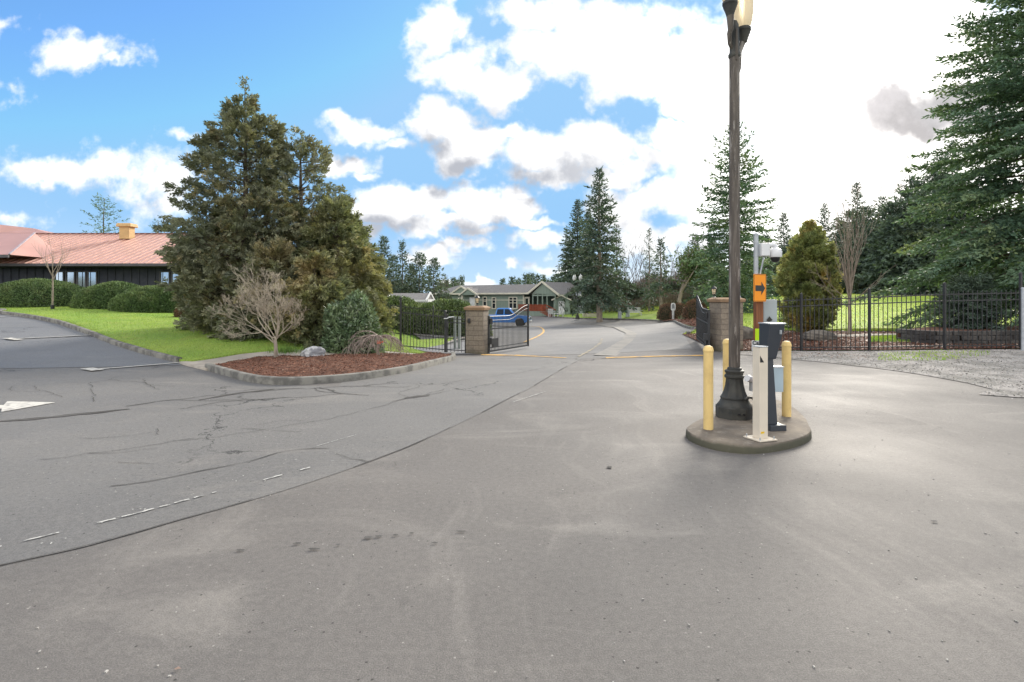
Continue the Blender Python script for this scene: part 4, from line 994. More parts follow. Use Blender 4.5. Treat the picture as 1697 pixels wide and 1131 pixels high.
MB().box((.0,-.05,eh/2),(.16,.12,eh)).build('corner_trim', M_trim, H); MB().box((xL,-.05,eh/2),(.16,.12,eh)).build('corner_trim', M_trim, H)
# entry dormers
for (pa,pm,pb,dep,zb,zt) in ((750,768,786,.5,3.15,4.25),(768,782,798,.9,2.95,3.95)):
    a,m_,b_ = hX(pa),hX(pm),hX(pb)
    q = MB(); q.add([(a,-dep,zb),(m_,-dep,zt),(b_,-dep,zb),(a,3.0,zb),(m_,3.4,zt),(b_,3.0,zb)],[(0,1,4,3),(1,2,5,4)]); qo = q.build('entry_roof', M_shin, H)
    MB().add([(a+.2,-dep+.05,zb),(m_,-dep+.05,zt-.1),(b_-.2,-dep+.05,zb)],[(0,1,2)]).build('entry_gable', M_grn, qo)
    MB().beam((a-.1,-dep-.04,zb-.05),(m_,-dep-.04,zt),.08,.22).beam((m_,-dep-.045,zt),(b_+.1,-dep-.045,zb-.05),.08,.22).build('entry_trim', M_trim, qo)
MB().box((hX(783),-.08,1.55),(.95,.1,2.1)).build('front_door', mat('white_door',(.7,.7,.7),rough=.5), H)
for p in (771,793): MB().box((hX(p),-.7,1.5),(.18,.18,3.0)).build('entry_post', M_trim, H)
# --- shed
sh = thing('garden_shed', 'small sage green shed with white door beside the home porch', 'shed', ((934-CX)/F*73,73,g(7,73)), R(-18))
MB().box((0,0,1.0),(2.2,2.4,2.0)).build('wall', M_grn, sh)
q = MB().add([(-1.3,-1.35,1.95),(0,-1.35,2.55),(1.3,-1.35,1.95),(-1.3,1.35,1.95),(0,1.35,2.55),(1.3,1.35,1.95)],[(0,1,4,3),(1,2,5,4)]).build('roof', M_shin, sh); sm = q.modifiers.new('thick','SOLIDIFY'); sm.thickness = .1
MB().add([(-1.1,-1.2,2.0),(0,-1.2,2.48),(1.1,-1.2,2.0)],[(0,1,2)]).build('gable', M_grn, sh)
MB().box((.0,-1.23,.92),(.8,.06,1.75)).build('door', mat('white_door',(.7,.7,.7)), sh)
MB().beam((-1.35,-1.38,1.95),(0,-1.38,2.57),.05,.14).beam((0,-1.38,2.57),(1.35,-1.38,1.95),.05,.14).build('trim', M_trim, sh)
an = thing('garden_annex', 'low green lean-to extension at the right side of the shed', 'shed', ((951-CX)/F*73.5,73.5,g(8,73)), R(-18))
MB().box((0,0,.95),(1.7,2.0,1.9)).build('wall', M_grn, an); q = MB().add([(-1,-1.2,2.15),(1.1,-1.2,1.95),(1.1,1.2,1.95),(-1,1.2,2.15)],[(0,1,2,3)]).build('roof', M_shin, an); sm = q.modifiers.new('thick','SOLIDIFY'); sm.thickness = .1
for i,(px,row,y) in enumerate(((951,489,73.4),(958,484,64))):
    q = thing('satellite_dish', ['grey satellite dish on the lean-to roof beside the shed','grey satellite dish fixed halfway up the far lamp post'][i], 'satellite dish', up(px,row+3,y if i==0 else 64.6))
    MB().lathe([(.02,0),(.2,.02),(.38,.09),(.40,.10),(.37,.10),(.2,.03),(.02,.012)], 18).build('dish', M_gal, q, smooth=True).rotation_euler = (R(75),0,R(20))
    MB().tube([(0,0.02,0),(.1,.12,-.35)], .03, 6).build('dish_mount', M_gal, q)
hv = thing('air_conditioner', 'pale grey air conditioner box right of the shed', 'air conditioner', ((963.5-CX)/F*72,72,g(9.3,72)), .2)
MB().box((0,0,.55),(.8,.8,1.05)).build('housing', M_gal, hv, bevel=.03); MB().tube([(0,0,1.07),(0,0,1.11)],.3,14).build('fan_grille', M_fence, hv)
# --- garden chairs and benches
M_wf = mat('white_garden_paint', (.62,.62,.60), rough=.6)
def garden_chair(name, label, cat, px, row, y, w, rz=0, s=1, grp=None):
    x = (px-CX)/F*y; t_ = thing(name, label, cat, (x,y,g(x,y)+.09), rz, grp)
    a = MB()
    for i in range(4): a.box((0,-.2+.14*i,.42),(w,.11,.03))
    a.build('seat', M_wf, t_)
    a = MB(); k = max(4,int(w/.13))
    for i in range(k): a.box((-w/2+.05+i*(w-.1)/(k-1),.30,.72),(.075,.03,.62))
    a.build('backrest', M_wf, t_)
    for sx_ in (-1,1):
        for sy in (-1,1): MB().box((sx_*(w/2-.04),sy*.25,.21),(.06,.06,.42)).build('leg', M_wf, t_)
        MB().box((sx_*(w/2),0,.64),(.09,.62,.04)).build('armrest', M_wf, t_)
    return t_
garden_chair('garden_chair','white slatted garden chair left of the low table before the shed','chair',914,520,69,.7,.35)
garden_chair('garden_chair','white slatted garden chair right of the low table before the shed','chair',929,520,69,.7,-.35)
tb = thing('garden_table','low white garden table between two white chairs','table',((921.5-CX)/F*68.6,68.6,g(5.6,68.6)+.09))
MB().box((0,0,.45),(.55,.5,.05)).build('table_top', M_wf, tb)
for sx_ in (-.2,.2):
    for sy in (-.2,.2): MB().box((sx_,sy,.22),(.05,.05,.44)).build('leg', M_wf, tb)
garden_chair('garden_bench','white slatted garden bench on the verge under the far trees','bench',1052,527,62,1.5,.1)
for k,(px,y,lab) in enumerate(((982,66,'low cream planter box left on the far verge'),(971,66.5,'small cream planter box beside a larger one on the far verge'))):
    q = thing('planter_box', lab, 'planter', ((px-CX)/F*y,y,g((px-CX)/F*y,y)+.1)); frus(MB(),(0,0,0),(1.2-.5*k,.5),(0,0,.4),(1.35-.5*k,.6)).build('box', M_trim, q)
    mb = MB(); mb.box((0,0,.41),(1.1-.5*k,.45,.04)); mb.build('soil', M_mulch, q)
for k,(px,y,h) in enumerate(((1027,61,1.15),(1040,62,.55))):
    q = thing('utility_box', ['tall pale utility pedestal on the far verge','short grey utility box near the white bench'][k], 'utility box', ((px-CX)/F*y,y,g((px-CX)/F*y,y)+.1)); MB().box((0,0,h/2),(.38,.38,h)).build('housing', M_gal, q, bevel=.03); MB().box((0,0,h+.02),(.44,.44,.05)).build('lid', M_gal, q)
q = thing('number_post','white post with dark grey number plaque in the round-shrub bed','sign',((1115.5-CX)/F*50,50,g(14.8,50)+.13))
MB().box((0,0,.5),(.16,.16,1.0)).build('post', M_wf, q); MB().prism([(x,z+1.15) for x,z in rrect(.42,.75,.19)], -.05,.0).build('plaque', M_wf, q)
MB().prism([(x,z+1.17) for x,z in rrect(.24,.5,.1)], -.06,-.052).build('plaque_face', mat('grey_plaque',(.22,.23,.24)), q)
# --- far twin lamp post
fx, fy = (957-CX)/F*64, 64
q = thing('lamp_post','distant dark lamp post with twin white globes on the verge near the shed','street lamp',(fx,fy,g(fx,fy)+.1))
MB().lathe([(.26,0),(.26,.15),(.14,.5),(.11,.6),(.07,.65)],12).build('base', M_iron, q, smooth=True); MB().tube([(0,0,.6),(0,0,4.45)],[.07,.05],8).build('shaft', M_iron, q)
for s_ in (-1,1):
    MB().tube([(0,0,4.2),(s_*.3,0,4.3),(s_*.37,0,4.55)],.035,6).build('arm', M_iron, q)
    MB().lathe([(.12,4.55),(.2,4.7),(.23,4.9),(.16,5.1),(.05,5.25),(.01,5.4)],12,c=(s_*.37,0,0)).build('globe', mat('white_globe',(.75,.75,.72),rough=.3), q, smooth=True)

# --- grey roofed home at the left behind the hedge
q = thing('white_home','low white home with grey roof showing above the hedge left of the fence','house',((660-CX)/F*55,57,g(-12,57)))
MB().box((0,0,1.05),(6.2,5,2.1)).build('wall', M_wf, q)
MB().add([(-3.4,-2.9,2.0),(2.9,-2.9,2.0),(2.9,2.9,2.0),(-3.4,2.9,2.0),(-3.4,0,2.75),(2.9,0,2.75)],[(0,1,5,4),(3,4,5,2),(0,4,3),(1,2,5),(0,3,2,1)]).build('roof', M_shin, q)
MB().beam((2.95,-2.95,1.98),(2.95,0,2.78),.12,.2).beam((2.95,0,2.78),(2.95,2.95,1.98),.12,.2).beam((-3.4,-2.95,1.97),(2.9,-2.95,1.97),.08,.18).build('trim', M_wf, q)

# ================================================================== PICKUP
M_blue = mat('blue_car_paint', (.02,.17,.52), (.018,.155,.48), scale=1, rough=.28, spec=.5, coat=.8)
M_tyre = mat('tyre_rubber', (.012,.012,.012), rough=.85)
M_rim = mat('alloy_rim', (.45,.46,.47), rough=.35, metal=.8)
tk = thing('pickup_truck','bright blue extended-cab pickup seen side on through the left entrance gate','pickup truck',((848-CX)/F*53.5,53.5,g(0,53.5)+.02), R(-9))
# local: x forward (to the right), front bumper near x=+1.75, y across
off = -.95
def X(v): return v+off
side = [(-2.9,.62),(-2.9,1.12),(-.35,1.14),(1.15,1.14),(1.35,1.13),(2.55,1.02),(2.78,.92),(2.82,.55),(2.5,.42),(2.42,.42)]
def arch(cx_, r, k=8): return [(cx_+r*math.cos(math.pi*j/k), .38+r*math.sin(math.pi*j/k)) for j in range(k+1)]
poly = side[:-1]+arch(1.85,.46)+[(1.3,.40),(-1.25,.40)]+arch(-1.75,.46)+[(-2.85,.42)]
MB().prism([(X(a),b_) for a,b_ in poly], -.92,.92).build('body', M_blue, tk, bevel=.05)
cab = MB(); cp = [(-.55,1.13),(-.42,1.72),(-.25,1.80),(.75,1.80),(.92,1.74),(1.5,1.13)]
kk = len(cp)
cab.add([(X(a),-(.88 if b_<1.2 else .70),b_) for a,b_ in cp]+[(X(a),(.88 if b_<1.2 else .70),b_) for a,b_ in cp], [tuple(range(kk)),tuple(reversed(range(kk,2*kk)))]+[(i,i+kk,(i+1)%kk+kk,(i+1)%kk) for i in range(kk)])
cab.build('cab', M_blue, tk, bevel=.04)
for s_ in (-1,1):
    for nm, wp in (('side_window',[(.38,1.18),(.38,1.70),(.78,1.70),(1.28,1.18)]),('rear_side_window',[(-.42,1.18),(-.34,1.68),(.28,1.70),(.28,1.18)])):
        def yy(b_): return s_*(.895-(b_-1.13)*.18/.6+.008)
        MB().add([(X(a),yy(b_),b_) for a,b_ in wp],[(0,1,2,3)]).build(nm, M_dwin, tk)
    MB().box((X(1.22),s_*1.0,1.22),(.12,.18,.16)).build('mirror', M_dark, tk, bevel=.02)
    for wxp in (1.85,-1.75):
        w = MB().lathe([(.24,-.12),(.36,-.12),(.385,-.09),(.385,.09),(.36,.12),(.24,.12)],28).build('wheel', M_tyre, tk, smooth=True); w.location = (X(wxp),s_*.82,.38); w.rotation_euler = (R(90),0,0)
        r_ = MB().lathe([(.05,-.06),(.24,-.10),(.25,-.09),(.25,.09),(.24,.10),(.05,.06)],20).build('rim', M_rim, w, smooth=True)
        hb = MB()
        for j in range(5): a = j*1.2566; hb.beam((0,0,.075*s_ if False else -.0),(.22*math.cos(a),.22*math.sin(a),0),.05,.19)
        hb.build('spokes', M_rim, w)
    MB().box((X(2.74),s_*.72,.84),(.12,.30,.16)).build('headlight', M_cam, tk, bevel=.02)
    MB().box((X(.32),s_*.925,.8),(.012,.006,.62)).build('door_gap', M_dark, tk)
    MB().box((X(.5),s_*.93,1.02),(.16,.02,.04)).build('door_handle', M_dark, tk)
MB().add([(X(1.50),-.78,1.16),(X(1.50),.78,1.16),(X(.96),.64,1.73),(X(.96),-.64,1.73)],[(0,1,2,3)]).build('windscreen', M_dwin, tk).location = (.03,0,.02)
MB().box((X(2.80),0,.50),(.18,1.8,.22)).build('front_bumper', M_rim, tk, bevel=.04)
MB().box((X(2.80),0,.80),(.06,1.1,.22)).build('grille', M_dark, tk)
MB().box((X(-2.92),0,.52),(.14,1.8,.18)).build('rear_bumper', M_rim, tk, bevel=.03)
MB().box((X(-1.7),0,1.145),(2.2,1.6,.02)).build('truck_bed', M_dark, tk)
# ================================================================== VEGETATION
def leaf_quads(C, D, N, L, W, fold=0.):
    """one leaf-shaped face per row"""
    S_ = np.cross(D, N); S_ /= np.linalg.norm(S_, axis=1, keepdims=True)+1e-9
    L = np.asarray(L).reshape(-1,1); W = np.asarray(W).reshape(-1,1)
    V = np.empty((len(C),4,3)); V[:,0] = C; V[:,1] = C+D*L*.45+S_*W*.5; V[:,2] = C+D*L; V[:,3] = C+D*L*.45-S_*W*.5
    return V.reshape(-1,3)
def quad_mesh(name, V, mt, parent): return np_mesh(name, V, np.arange(len(V)).reshape(-1,4), mt, parent)
def unit(v): return v/(np.linalg.norm(v, axis=-1, keepdims=True)+1e-9)
M_bark = mat('bark', (.12,.095,.07), (.07,.055,.042), scale=5, rough=.95, bump=.02, bscale=18, stretch=(3,3,.6))
M_barkl = mat('pale_bark', (.30,.25,.20), (.19,.155,.12), scale=5, rough=.9, bump=.01, bscale=20, stretch=(3,3,.6))
M_gold = leafmat('golden_conifer_sprays', (.30,.31,.12), (.19,.23,.10), (.45,.31,.11), scale=.9, trans=.3, tip=.4)
M_fir = leafmat('fir_needles', (.125,.19,.11), (.08,.135,.09), (.20,.24,.11), scale=.35, trans=.22)
M_fird = leafmat('dark_fir_needles', (.10,.137,.10), (.07,.102,.08), (.135,.145,.085), scale=.25, trans=.2)
M_cyp = leafmat('cypress_sprays', (.21,.215,.135), (.135,.15,.10), (.31,.255,.14), scale=.55, trans=.2, tip=.45)
M_gcy = leafmat('golden_cypress_sprays', (.22,.215,.11), (.15,.175,.095), (.31,.245,.125), scale=.6, trans=.25, tip=.5)

def conifer(name, label, H_, Rb, seed, mt, leafL=.16, leafW=.05, tsp=.16, lsp=.11, nb=180, t0=.06, group=None, bare=0., droop=.25, power=.85, ragged=.3, nleaf=2, elev=25, trunk_r=None, lean=0, loc=(0,0,0), bark=None, shell=0.):
    rg = np.random.default_rng(seed); t_ = thing(name, label, 'tree', loc, 0, group)
    tr_ = trunk_r or H_*.014
    k = 10; pts = [(lean*(i/k)**2*.5+.04*math.sin(i*1.3+seed), .04*math.cos(i*1.7+seed), H_*i/k) for i in range(k+1)]
    limb = MB().tube([(0,0,-.3)]+pts[0:], [tr_*1.25]+[tr_*(1-.93*i/k)+.01 for i in range(k+1)], 8)
    CC=[];DD=[];NN=[];LL_=[];WW=[]
    for i in range(nb):
        tt = t0+(1-t0)*((i+rg.random())/nb)**.9
        if bare and tt < bare : continue
        Lb = (Rb*(1-tt)**power+.12)*rg.uniform(1-ragged,1+ragged*.35)
        if rg.random() < .06: Lb *= 1.18
        az = i*2.399+rg.uniform(-.5,.5); e = R(elev*(tt*2.2-.7)+rg.uniform(-9,9)); 
        m_ = max(3,int(Lb/tsp)); s_ = (np.arange(m_)+.5)/m_
        s_ = s_[s_ > shell*rg.uniform(.6,1.1)] if shell else s_
        if len(s_) < 2: continue
        out = np.array([math.cos(az),math.sin(az),0.])
        r = s_*Lb; zc = Lb*(math.tan(e)*s_-droop*(s_**1.5)*(1-tt*.7)+.20*droop*2*np.maximum(0,s_-.7)**1.0)
        base = np.array([pts[min(k,int(tt*k))][0],0,tt*H_])
        Pn = base+out*r[:,None]+np.array([0,0,1])*zc[:,None]
        if Lb > 1.0 and (i%2==0):
            q = Pn[::max(1,len(Pn)//4)]; limb.tube([tuple(base)]+[tuple(p) for p in q], [tr_*.28*(1-tt)+.008]+[max(.006,tr_*.2*(1-tt)*(1-j/len(q))) for j in range(len(q))], 4, cap=False)
        tang = unit(np.gradient(Pn, axis=0)) if len(Pn)>1 else np.tile(out,(1,1))
        for sgn in (-1,1,0):
            side = np.cross(tang, np.array([0,0,1.]))*sgn
            tl = (.42*Lb*(1-s_)**.8*(.4+.9*s_)+.10)*rg.uniform(.6,1.2,len(s_)) if sgn else np.full(len(s_), tsp*1.6)
            td = unit(tang*.8+side*(1.0)+np.stack([rg.normal(0,.12,len(s_)),rg.normal(0,.12,len(s_)),rg.normal(-.12,.16,len(s_))],1)) if sgn else tang
            nl = np.maximum(1,(tl/lsp).astype(int)); mx = nl.max()
            for j in range(mx):
                ok = nl > j
                if not ok.any(): break
                f = (j+.3)/nl[ok]
                c0 = Pn[ok]+td[ok]*(tl[ok]*f)[:,None]; c0[:,2] -= .12*tl[ok]*f*f
                for q in range(nleaf):
                    n_ = len(c0); dd = unit(td[ok]+rg.normal(0,.42,(n_,3))+np.array([0,0,.05]))
                    CC.append(c0+rg.normal(0,lsp*.2,(n_,3))); DD.append(dd); NN.append(unit(rg.normal(0,1,(n_,3))+np.array([0,0,.25]))); sc_ = .45+.55*min(1,Lb/(leafL*4)); LL_.append(sc_*leafL*rg.uniform(.6,1.3,n_)); WW.append(sc_*leafW*rg.uniform(.7,1.3,n_))
    C,D_,N_,l_,w_ = map(np.concatenate,(CC,DD,NN,LL_,WW))
    cr_ = quad_mesh('crown', leaf_quads(C,D_,N_,l_,w_), mt, t_)
    limb.build('trunk', bark or M_bark, t_, smooth=True, fix=False)
    return t_

def plume_tree(name, label, prof, seed, mt, loc, nclump=230, spray=24, per=10, leafL=.2, leafW=.05, pr=.5, group=None, droop=.5, gap=0., trunk_r=.16, core=.0, up_=.35, zpow=1., inner=.45):
    """dense feathery conifer: prof = [(z, radius)], drooping plumes of scale foliage over limbs"""
    rg = np.random.default_rng(seed); t_ = thing(name, label, 'tree', loc, 0, group)
    zs = np.array([p[0] for p in prof]); rs = np.array([p[1] for p in prof]); H_ = zs[-1]
    w = np.cumsum(np.interp(np.linspace(0,H_,400), zs, rs)+.25); w /= w[-1]
    CC=[];DD=[];NN=[];LL_=[];WW=[]; limb = MB().tube([(0,0,-.3),(0,0,H_*.3),(.05,0,H_*.6),(0,.03,H_*.97)], [trunk_r*1.2,trunk_r,trunk_r*.6,.015], 8)
    for i in range(nclump):
        z = np.interp(rg.random()**zpow, w, np.linspace(0,H_,400)); rad = np.interp(z, zs, rs)
        az = rg.uniform(0,2*np.pi); inn = rg.random() < inner
        rr = rad*(rg.uniform(.25,.8) if inn else rg.uniform(.82,1.10)*(1+.12*math.sin(az*3+seed+z)))
        tip = np.array([math.cos(az)*rr, math.sin(az)*rr, z]); out = np.array([math.cos(az),math.sin(az),0])
        axis = unit(out*.9+np.array([0,0,up_-.9*droop*rg.random()])+rg.normal(0,.15,3)); Lp = pr*rg.uniform(.7,1.5)*(.6+.5*min(1,rad/2))
        if z > H_*.45 and not core and rg.random() < gap: continue
        if z > H_*.85: axis = unit(axis+np.array([0,0,1.2]))
        b0 = np.array([0,0,max(.2,z-rr*.35)])
        if i%2 == 0: limb.tube([tuple(b0),tuple((b0+tip)/2+np.array([0,0,-.05*rr])),tuple(tip)], [.03,.02,.008], 4, cap=False)
        u = rg.random(spray); lat = rg.normal(0,.30,(spray,3))*Lp*(1.1-u)[:,None]
        sp = tip-axis*Lp*.6+axis*Lp*1.3*u[:,None]+lat
        sdir = unit(axis+lat/Lp*1.3+rg.normal(0,.3,(spray,3))+np.array([0,0,-.25*droop]))
        # fan of scale leaves per spray, flat
        nrm = unit(np.cross(sdir, rg.normal(0,1,(spray,3))))
        lat2 = np.cross(sdir, nrm)
        for j in range(per):
            f = (j//2+.5)/(per/2); sg = (1 if j%2 else -1)
            c0 = sp+sdir*(leafL*1.5*f)+rg.normal(0,.015,(spray,3)); dd = unit(sdir+lat2*sg*.75*(1-f*.4)+rg.normal(0,.15,(spray,3)))
            CC.append(c0); DD.append(dd); NN.append(nrm); LL_.append(leafL*rg.uniform(.6,1.2,spray)*(1.1-f*.5)); WW.append(leafW*rg.uniform(.7,1.3,spray))
    C,D_,N_,l_,w_ = map(np.concatenate,(CC,DD,NN,LL_,WW))
    quad_mesh('crown', leaf_quads(C,D_,N_,l_,w_), mt, t_)
    limb.build('trunk', M_bark, t_, smooth=True, fix=False)
    return t_

def bare_skeleton(seed, P0, D0, L, r, depth, spread, nch, up_=.25, shrink=.72, rs=.62, seg=4, wob=.12, out=None, droop=0.):
    rnd = random.Random(seed); out = [] if out is None else out
    def grow(p, d, L, r, dep):
        pts = [p]; rad = [r]
        for i in range(seg):
            d = (d+Vector((rnd.gauss(0,wob),rnd.gauss(0,wob),rnd.gauss(0,wob)+up_*.12-droop*.22*(1 if dep<depth else 0)))).normalized()
            pts.append(pts[-1]+d*L/seg); rad.append(r*(1-.38*(i+1)/seg))
        out.append((pts,rad,dep))
        if dep == 0: return
        for c in range(nch if dep < depth else nch+1):
            f = rnd.uniform(.35,1.) if c else 1.; i = min(seg,max(1,int(round(f*seg)))); a = R(rnd.uniform(spread*.5,spread))
            ax_ = d.orthogonal(); ax_.rotate(Matrix.Rotation(rnd.uniform(0,6.283),4,d)); nd = (d*math.cos(a)+ax_*math.sin(a)+Vector((0,0,up_*.25))).normalized()
            grow(pts[i], nd, L*shrink*rnd.uniform(.75,1.15), max(.0035,rad[i]*rs*(1.15 if c==0 else 1)), dep-1)
    grow(Vector(P0), Vector(D0).normalized(), L, r, depth); return out
def skel_mesh(name, sk, mt, parent, cond=lambda d:True, minr=0.):
    mb = MB()
    for pts, rad, dep in sk:
        if cond(dep): mb.tube(pts, [max(minr,q) for q in rad], 7 if rad[0]>.03 else (5 if rad[0]>.012 else 3), cap=False)
    return mb.build(name, mt, parent, smooth=True, fix=False)

def P3(px, row=None, y=None):
    """ground point under column px at depth y (or at image row)"""
    if y is None: x, y = gp(px, row)
    else: x = (px-CX)/F*y
    return (x, y, g(x,y))

# --- big cypress group on the left
def prof_for(h, rmax, pts): return [(h*a, rmax*b_) for a,b_ in pts]
CY = [(0,.6),(.06,.85),(.2,1.0),(.38,.98),(.55,.88),(.7,.72),(.84,.50),(.94,.27),(1,.05)]
p = P3(405, y=20.6); hh = CAMH+(495-168)/F*20.6-p[2]
plume_tree('cypress','tallest broad cypress left of the path, with a thin bare leader at its top',prof_for(hh,2.12,CY),11,M_cyp,p,nclump=560,spray=22,per=10,leafL=.17,leafW=.05,pr=.46,zpow=1.0,inner=.30,droop=.7,gap=.24)
lead = MB().tube([(0,0,hh*.95),(.03,0,hh+.55),(.02,.02,hh+.85)],[.03,.012,.006],5)
cyp0 = [o for o in bpy.data.objects if o.name.startswith('cypress')][0]; lead.build('leader', M_bark, cyp0)
rg = np.random.default_rng(4); c_ = np.stack([rg.normal(0,.09,90),rg.normal(0,.09,90),hh+rg.uniform(.35,.85,90)],1)
quad_mesh('leader_tuft', leaf_quads(c_, unit(rg.normal(0,.6,(90,3))+[0,0,.8]), unit(rg.normal(0,1,(90,3))), np.full(90,.14), np.full(90,.05)), M_cyp, cyp0)
p = P3(497, y=21.5); hh = CAMH+(495-222)/F*21.5-p[2]
plume_tree('cypress','second cypress, right against the tallest one, with open upper branches',prof_for(hh,2.05,CY),12,M_cyp,p,nclump=280,spray=20,per=10,leafL=.17,leafW=.05,pr=.5,droop=.7,inner=.3,gap=.25)
p = P3(378, y=21.5); hh = CAMH+(495-345)/F*22-p[2]
plume_tree('cypress','lower dark cypress shoulder at the left edge of the group near the clubhouse',prof_for(hh,1.0,[(0,.7),(.1,1),(.5,1),(.8,.7),(1,.1)]),13,M_cyp,p,nclump=230,spray=24,per=10,leafL=.18,leafW=.05,pr=.45,droop=.8)
p = P3(556, y=20.0); hh = CAMH+(495-345)/F*20-p[2]
plume_tree('cypress','brown-tinted cypress in front at the right of the big cypress group',prof_for(hh,1.55,CY),14,M_gcy,p,nclump=300,spray=24,per=10,leafL=.17,leafW=.05,pr=.5,droop=.7)
p = P3(592, y=24.5); hh = CAMH+(495-375)/F*24.5-p[2]
plume_tree('cypress','rusty green cypress at the right end of the group behind the glossy bush',prof_for(hh,1.05,CY),15,M_gcy,p,nclump=200,spray=24,per=10,leafL=.18,leafW=.055,pr=.42,droop=.7)
p = P3(455, y=18.9); 
plume_tree('cypress','low green cypress skirt behind the bare maple',prof_for(3.3,1.5,[(0,.8),(.2,1),(.6,.85),(1,.15)]),16,M_cyp,p,nclump=210,spray=24,per=10,leafL=.16,leafW=.05,pr=.45,droop=.8)
p = P3(520, y=17.9)
plume_tree('cypress','low golden cypress growth between the bare maple and the glossy bush',prof_for(2.9,1.15,[(0,.7),(.2,1),(.6,.85),(1,.15)]),17,M_gcy,p,nclump=160,spray=24,per=10,leafL=.15,leafW=.045,pr=.42,droop=.8)

# --- big fir at the right edge
p = P3(1735, y=21.5)
conifer('fir_tree','huge dark green fir filling the right edge behind the fence',17.5,6.1,21,M_fir,leafL=.20,leafW=.075,tsp=.17,lsp=.13,nb=380,t0=.10,loc=p,power=.62,droop=.42,ragged=.22,trunk_r=.32,shell=.22)
p = P3(1606, y=20.3)
conifer('fir_tree','small dark fir with skirt of foliage behind the retaining wall',1.75,1.05,22,M_fird,leafL=.12,leafW=.04,tsp=.09,lsp=.08,nb=170,t0=.02,loc=(p[0],p[1],p[2]+.35),power=.30,ragged=.25)
# --- golden conifer and multi-stem bare tree behind the right fence
p = P3(1341, y=24.0); hh = CAMH+(495-375)/F*24-p[2]
plume_tree('golden_conifer','rounded golden green conifer with rusty tips just right of the card reader',prof_for(hh,1.0,[(0,.25),(.08,.55),(.16,.85),(.3,1.0),(.5,.98),(.68,.78),(.84,.5),(.95,.22),(1,.03)]),23,M_gold,p,nclump=420,spray=24,per=10,leafL=.14,leafW=.045,pr=.30,up_=.8,droop=.3,inner=.3)
p = P3(1408, y=22.5)
sk = []
MBt = None
bt_ = thing('bare_tree','pale bare multi-stemmed tree in the mulch between golden conifer and forest','tree',p)
for k in range(9):
    a = k*.7; e = .10+.05*(k%4); bare_skeleton(40+k,(.02*math.cos(a),.02*math.sin(a),1.35),(e*math.cos(a),e*math.sin(a),1),1.6+.2*(k%3),.030,3,24,2,up_=.9,shrink=.68,rs=.6,out=sk,wob=.05)
for k in range(3):
    a = [3.3,.2,3.0][k]; bare_skeleton(60+k,(0,0,1.1+.15*k),(math.cos(a),.2*math.sin(a),.55),1.1,.018,2,25,2,up_=.3,out=sk,wob=.06)
MB().tube([(0,0,-.2),(.01,0,.6),(0,.01,1.3),(.0,0,1.7)],[.085,.07,.065,.04],9).build('trunk', M_barkl, bt_, smooth=True)
skel_mesh('branches', sk, M_barkl, bt_, minr=.006)

# --- planting bed by the gate: maple, weeping maple, boulder, grass
M_twig = mat('pale_twig', (.38,.33,.25), (.27,.23,.18), scale=3, rough=.85)
p = P3(452, row=601); p = (p[0]+.02, p[1]+.15, p[2]+.12)
mp = thing('japanese_maple','bare pale fan-shaped maple at the left of the mulch bed','tree',p)
sk = []
for k,(dx,dy_,dz,L_) in enumerate([(-.9,.1,.75,.95),(-.55,-.5,.9,.9),(-.15,.5,1,.95),(.35,-.2,1,.85),(.6,.4,.9,.8),(-.7,.5,.9,.85),(-1.0,-.2,.42,.85),(.1,-.5,1,.85),(-.3,0,1,1.0),(.8,-.1,.6,.6)]):
    bare_skeleton(70+k,(-.05+.01*k,.0,.42+.02*k),(dx,dy_,dz),L_*(.98 if dx<0 else .85),.016,5,36,3,up_=.42,shrink=.63,rs=.60,out=sk,wob=.14,seg=4)
MB().tube([(0,0,-.1),(.0,0,.15),(-.01,.01,.35),(-.03,0,.52)],[.06,.048,.045,.04],9).build('trunk', M_barkl, mp, smooth=True)
skel_mesh('branches', sk, M_twig, mp, minr=.0026); mp.scale = (1.06,1,.93)
p = P3(627, row=595.5)
wm = thing('weeping_maple','low bare weeping maple with drooping brown twigs and orange tape','tree',(p[0],p[1],p[2]+.15))
sk = []
rnd = random.Random(8)
for k in range(13):
    a = k*2.399; L_ = rnd.uniform(.45,.72); e = rnd.uniform(.2,.75)
    P0 = Vector((0,0,.50)); d = Vector((math.cos(a),math.sin(a)*.8,e)).normalized(); pts=[P0]; rad=[.018]
    for i in range(8):
        d = (d+Vector((rnd.gauss(0,.15),rnd.gauss(0,.15),-.22))).normalized(); pts.append(pts[-1]+d*L_/5*(1.15 if math.cos(a)<0 else .95)); rad.append(.018*(1-i/9)+.003)
    sk.append((pts,rad,2))
    for j in range(17):
        i = rnd.randint(2,8); q = pts[i]; dd = Vector((rnd.gauss(0,.6)+d.x*.5,rnd.gauss(0,.6)+d.y*.5,rnd.uniform(-.1,.3))).normalized(); tp=[q]
        for s_ in range(6): dd = (dd+Vector((rnd.gauss(0,.18),rnd.gauss(0,.18),-.35))).normalized(); tp.append(tp[-1]+dd*.075)
        sk.append((tp,[.005]*7,0))
MB().tube([(0,0,-.1),(-.02,0,.15),(.02,.01,.35),(0,0,.55)],[.05,.045,.04,.03],8).build('trunk', M_barkl, wm, smooth=True)
skel_mesh('branches', sk, mat('brown_twig',(.30,.24,.20),(.19,.15,.13),scale=3,rough=.9), wm, minr=.004)
M_tape = mat('orange_tape', (.85,.13,.03), rough=.6)
MB().lathe([(.052,.30),(.055,.33),(.052,.38),(.047,.40)],10).build('tape', M_tape, wm).location = (.01,0,0)
MB().box((.10,-.03,.36),(.14,.012,.05), rz=.2).build('tape_tail', M_tape, wm)

